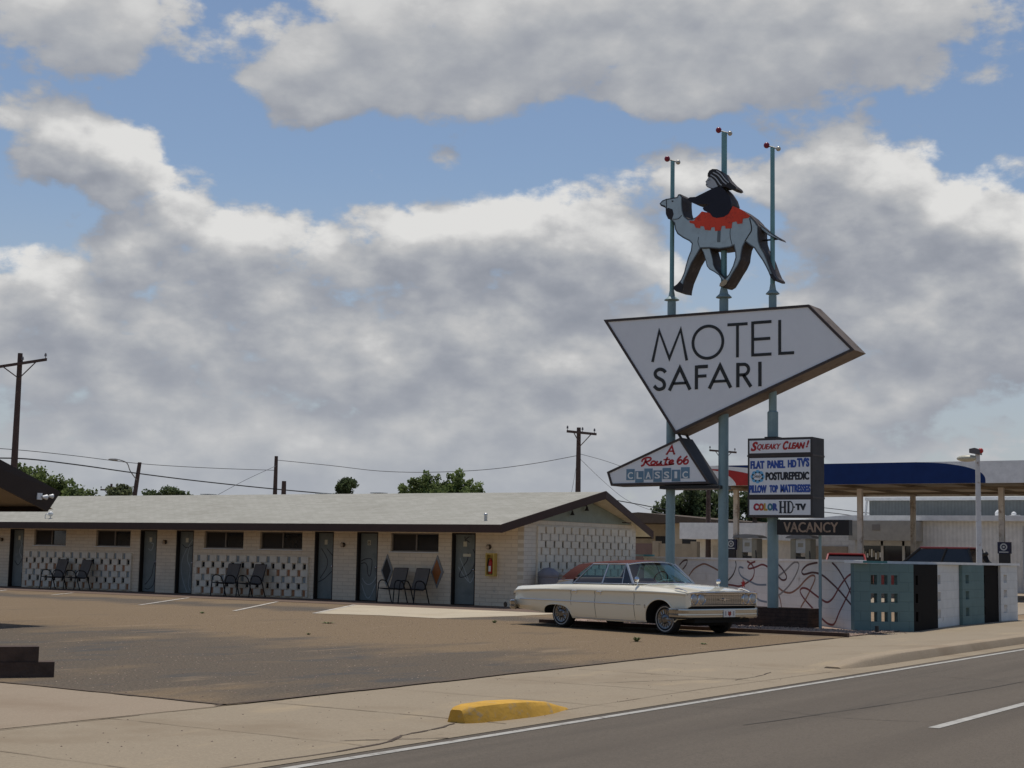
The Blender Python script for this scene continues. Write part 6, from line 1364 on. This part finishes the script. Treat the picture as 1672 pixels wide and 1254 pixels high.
# ------------------------------------------------------------------ trees beyond the roofs
BARK = mat('bark', (.06,.045,.035), .9)
def leafmat(name, c):
    def f(nt, tc, cc, b):
        o = mixc(nt, rampf(nt, noi(nt, tc, .9, 4, .6), .40, .62), tuple(x*.62 for x in c), tuple(x*1.35 for x in c))
        b.inputs['Subsurface Weight'].default_value = 0
        return o
    m = mat(name, c, .7, build=f, spec=.2); nt = m.node_tree; b = nt.nodes['Principled BSDF']; out = [n for n in nt.nodes if n.type == 'OUTPUT_MATERIAL'][0]
    tr = nt.nodes.new('ShaderNodeBsdfTranslucent'); nt.links.new(b.inputs['Base Color'].links[0].from_socket, tr.inputs[0]); mx = nt.nodes.new('ShaderNodeMixShader'); mx.inputs[0].default_value = .4
    nt.links.new(b.outputs[0], mx.inputs[1]); nt.links.new(tr.outputs[0], mx.inputs[2]); nt.links.new(mx.outputs[0], out.inputs[0]); return m
LM = [leafmat('leaf_mid', (.155,.20,.07)), leafmat('leaf_dark', (.095,.125,.055)), leafmat('leaf_olive', (.15,.17,.085))]
def tree(x, y, clumps, n, m, lab, leaf=.16, trunk=2.0, sparse=1.0):
    t = thing('tree', lab, 'tree', (x,y,0), 'trees beyond the motel and the kiosk')
    mb = MB(); mb.tube([(x,y,-.1),(x+.1,y,trunk*.5),(x,y+.05,trunk)], [.22,.16,.13], 8)
    for cx, cy, cz, r, rz in clumps:
        mb.tube([(x,y,trunk*.8),(x+(cx)*.5,y+(cy)*.5,(trunk+cz)/2+.2),(x+cx,y+cy,cz)], [.10,.06,.03], 6)
    mb.build('trunk', BARK, t, smooth=40)
    vs, fs = [], []; W = sum(c[3]**2 for c in clumps)
    for cx, cy, cz, r, rz in clumps:
        subs = []
        for _ in range(max(6,int(24*sparse))):
            v = Vector((rnd.gauss(0,1),rnd.gauss(0,1),rnd.gauss(0,1))).normalized()*rnd.uniform(.35,1.0)
            subs.append((Vector((x+cx+v.x*r, y+cy+v.y*r, cz+v.z*rz)), r*rnd.uniform(.22,.42)))
        for _ in range(int(n*r*r/W)):
            c, sr = rnd.choice(subs); v = Vector((rnd.gauss(0,1),rnd.gauss(0,1),rnd.gauss(0,1))).normalized()*sr*rnd.uniform(.4,1.08)
            p = c+v; q = Quaternion((rnd.gauss(0,1),rnd.gauss(0,1),rnd.gauss(0,1),rnd.gauss(0,1))).normalized(); l = leaf*rnd.uniform(.6,1.3); w_ = l*.42
            b = len(vs)
            for a in ((-l/2,0,0),(0,-w_,.02),(l/2,0,0),(0,w_,.02)): vs.append(p+q@Vector(a))
            fs.append((b,b+1,b+2,b+3))
    mb = MB(); mb.add(vs, fs); o = mb.build('crown', m, t)
    return t
# direction across the view, for spreading crowns sideways
ax, ay = .62, -.78
S_ = lambda u, z, r, rz, d=0: (u*ax+d*.78, u*ay+d*.62, z, r, rz)
tree(54.6,65.0, [S_(-2.2,4.5,1.3,.9),S_(-.9,4.75,1.2,.95),S_(.3,4.35,1.2,.75,.5),S_(1.5,3.95,1.1,.6),S_(2.3,3.75,.7,.45)], 9000, LM[0], 'bushy green tree beside the tall left pole', .17)
tree(74.5,81.0, [S_(-.3,5.2,.75,.6),S_(.45,5.3,.6,.5)], 1500, LM[2], 'small pale tree between the distant pole and the leaning lamp pole', .18)
tree(69.8,71.6, [S_(-1.0,4.65,.8,.35),S_(.2,4.85,.9,.40),S_(1.0,4.6,.7,.32)], 3000, LM[1], 'flat low treetop just above the ridge left of the plain tall pole', .16)
tree(69.7,56.9, [S_(-.12,5.05,.55,.5),S_(.15,5.35,.5,.38),S_(0,4.5,.6,.6)], 9000, LM[1], 'dense dark rounded evergreen above the middle of the motel roof', .11, 2, 2.2)
tree(73.0,52.4, [S_(-1.6,4.9,1.0,.8),S_(-.6,5.5,.8,.65),S_(.3,5.0,.9,.8,.4),S_(1.15,5.65,.8,.75),S_(1.9,5.1,.8,.7),S_(0,4.4,2.0,.6)], 11000, LM[0], 'broad two-lobed green tree above the ridge near the gable', .17)
tree(85.8,40.8, [S_(-2.6,4.3,1.3,1.1),S_(-1.0,5.2,1.5,1.0),S_(.9,5.0,1.5,1.2,.4),S_(2.4,4.7,1.1,1.0),S_(-.3,3.8,2.2,.9),S_(2.9,3.6,.7,.7)], 12000, LM[1], 'large dark tree with sky gaps behind the left and middle sign poles', .20, 2.2, .9)
tree(91.7,39.9, [S_(0,3.7,.9,.45),S_(.8,3.6,.6,.4)], 1800, LM[2], 'low shrub-like treetop showing under the reader board', .16, 2.4)
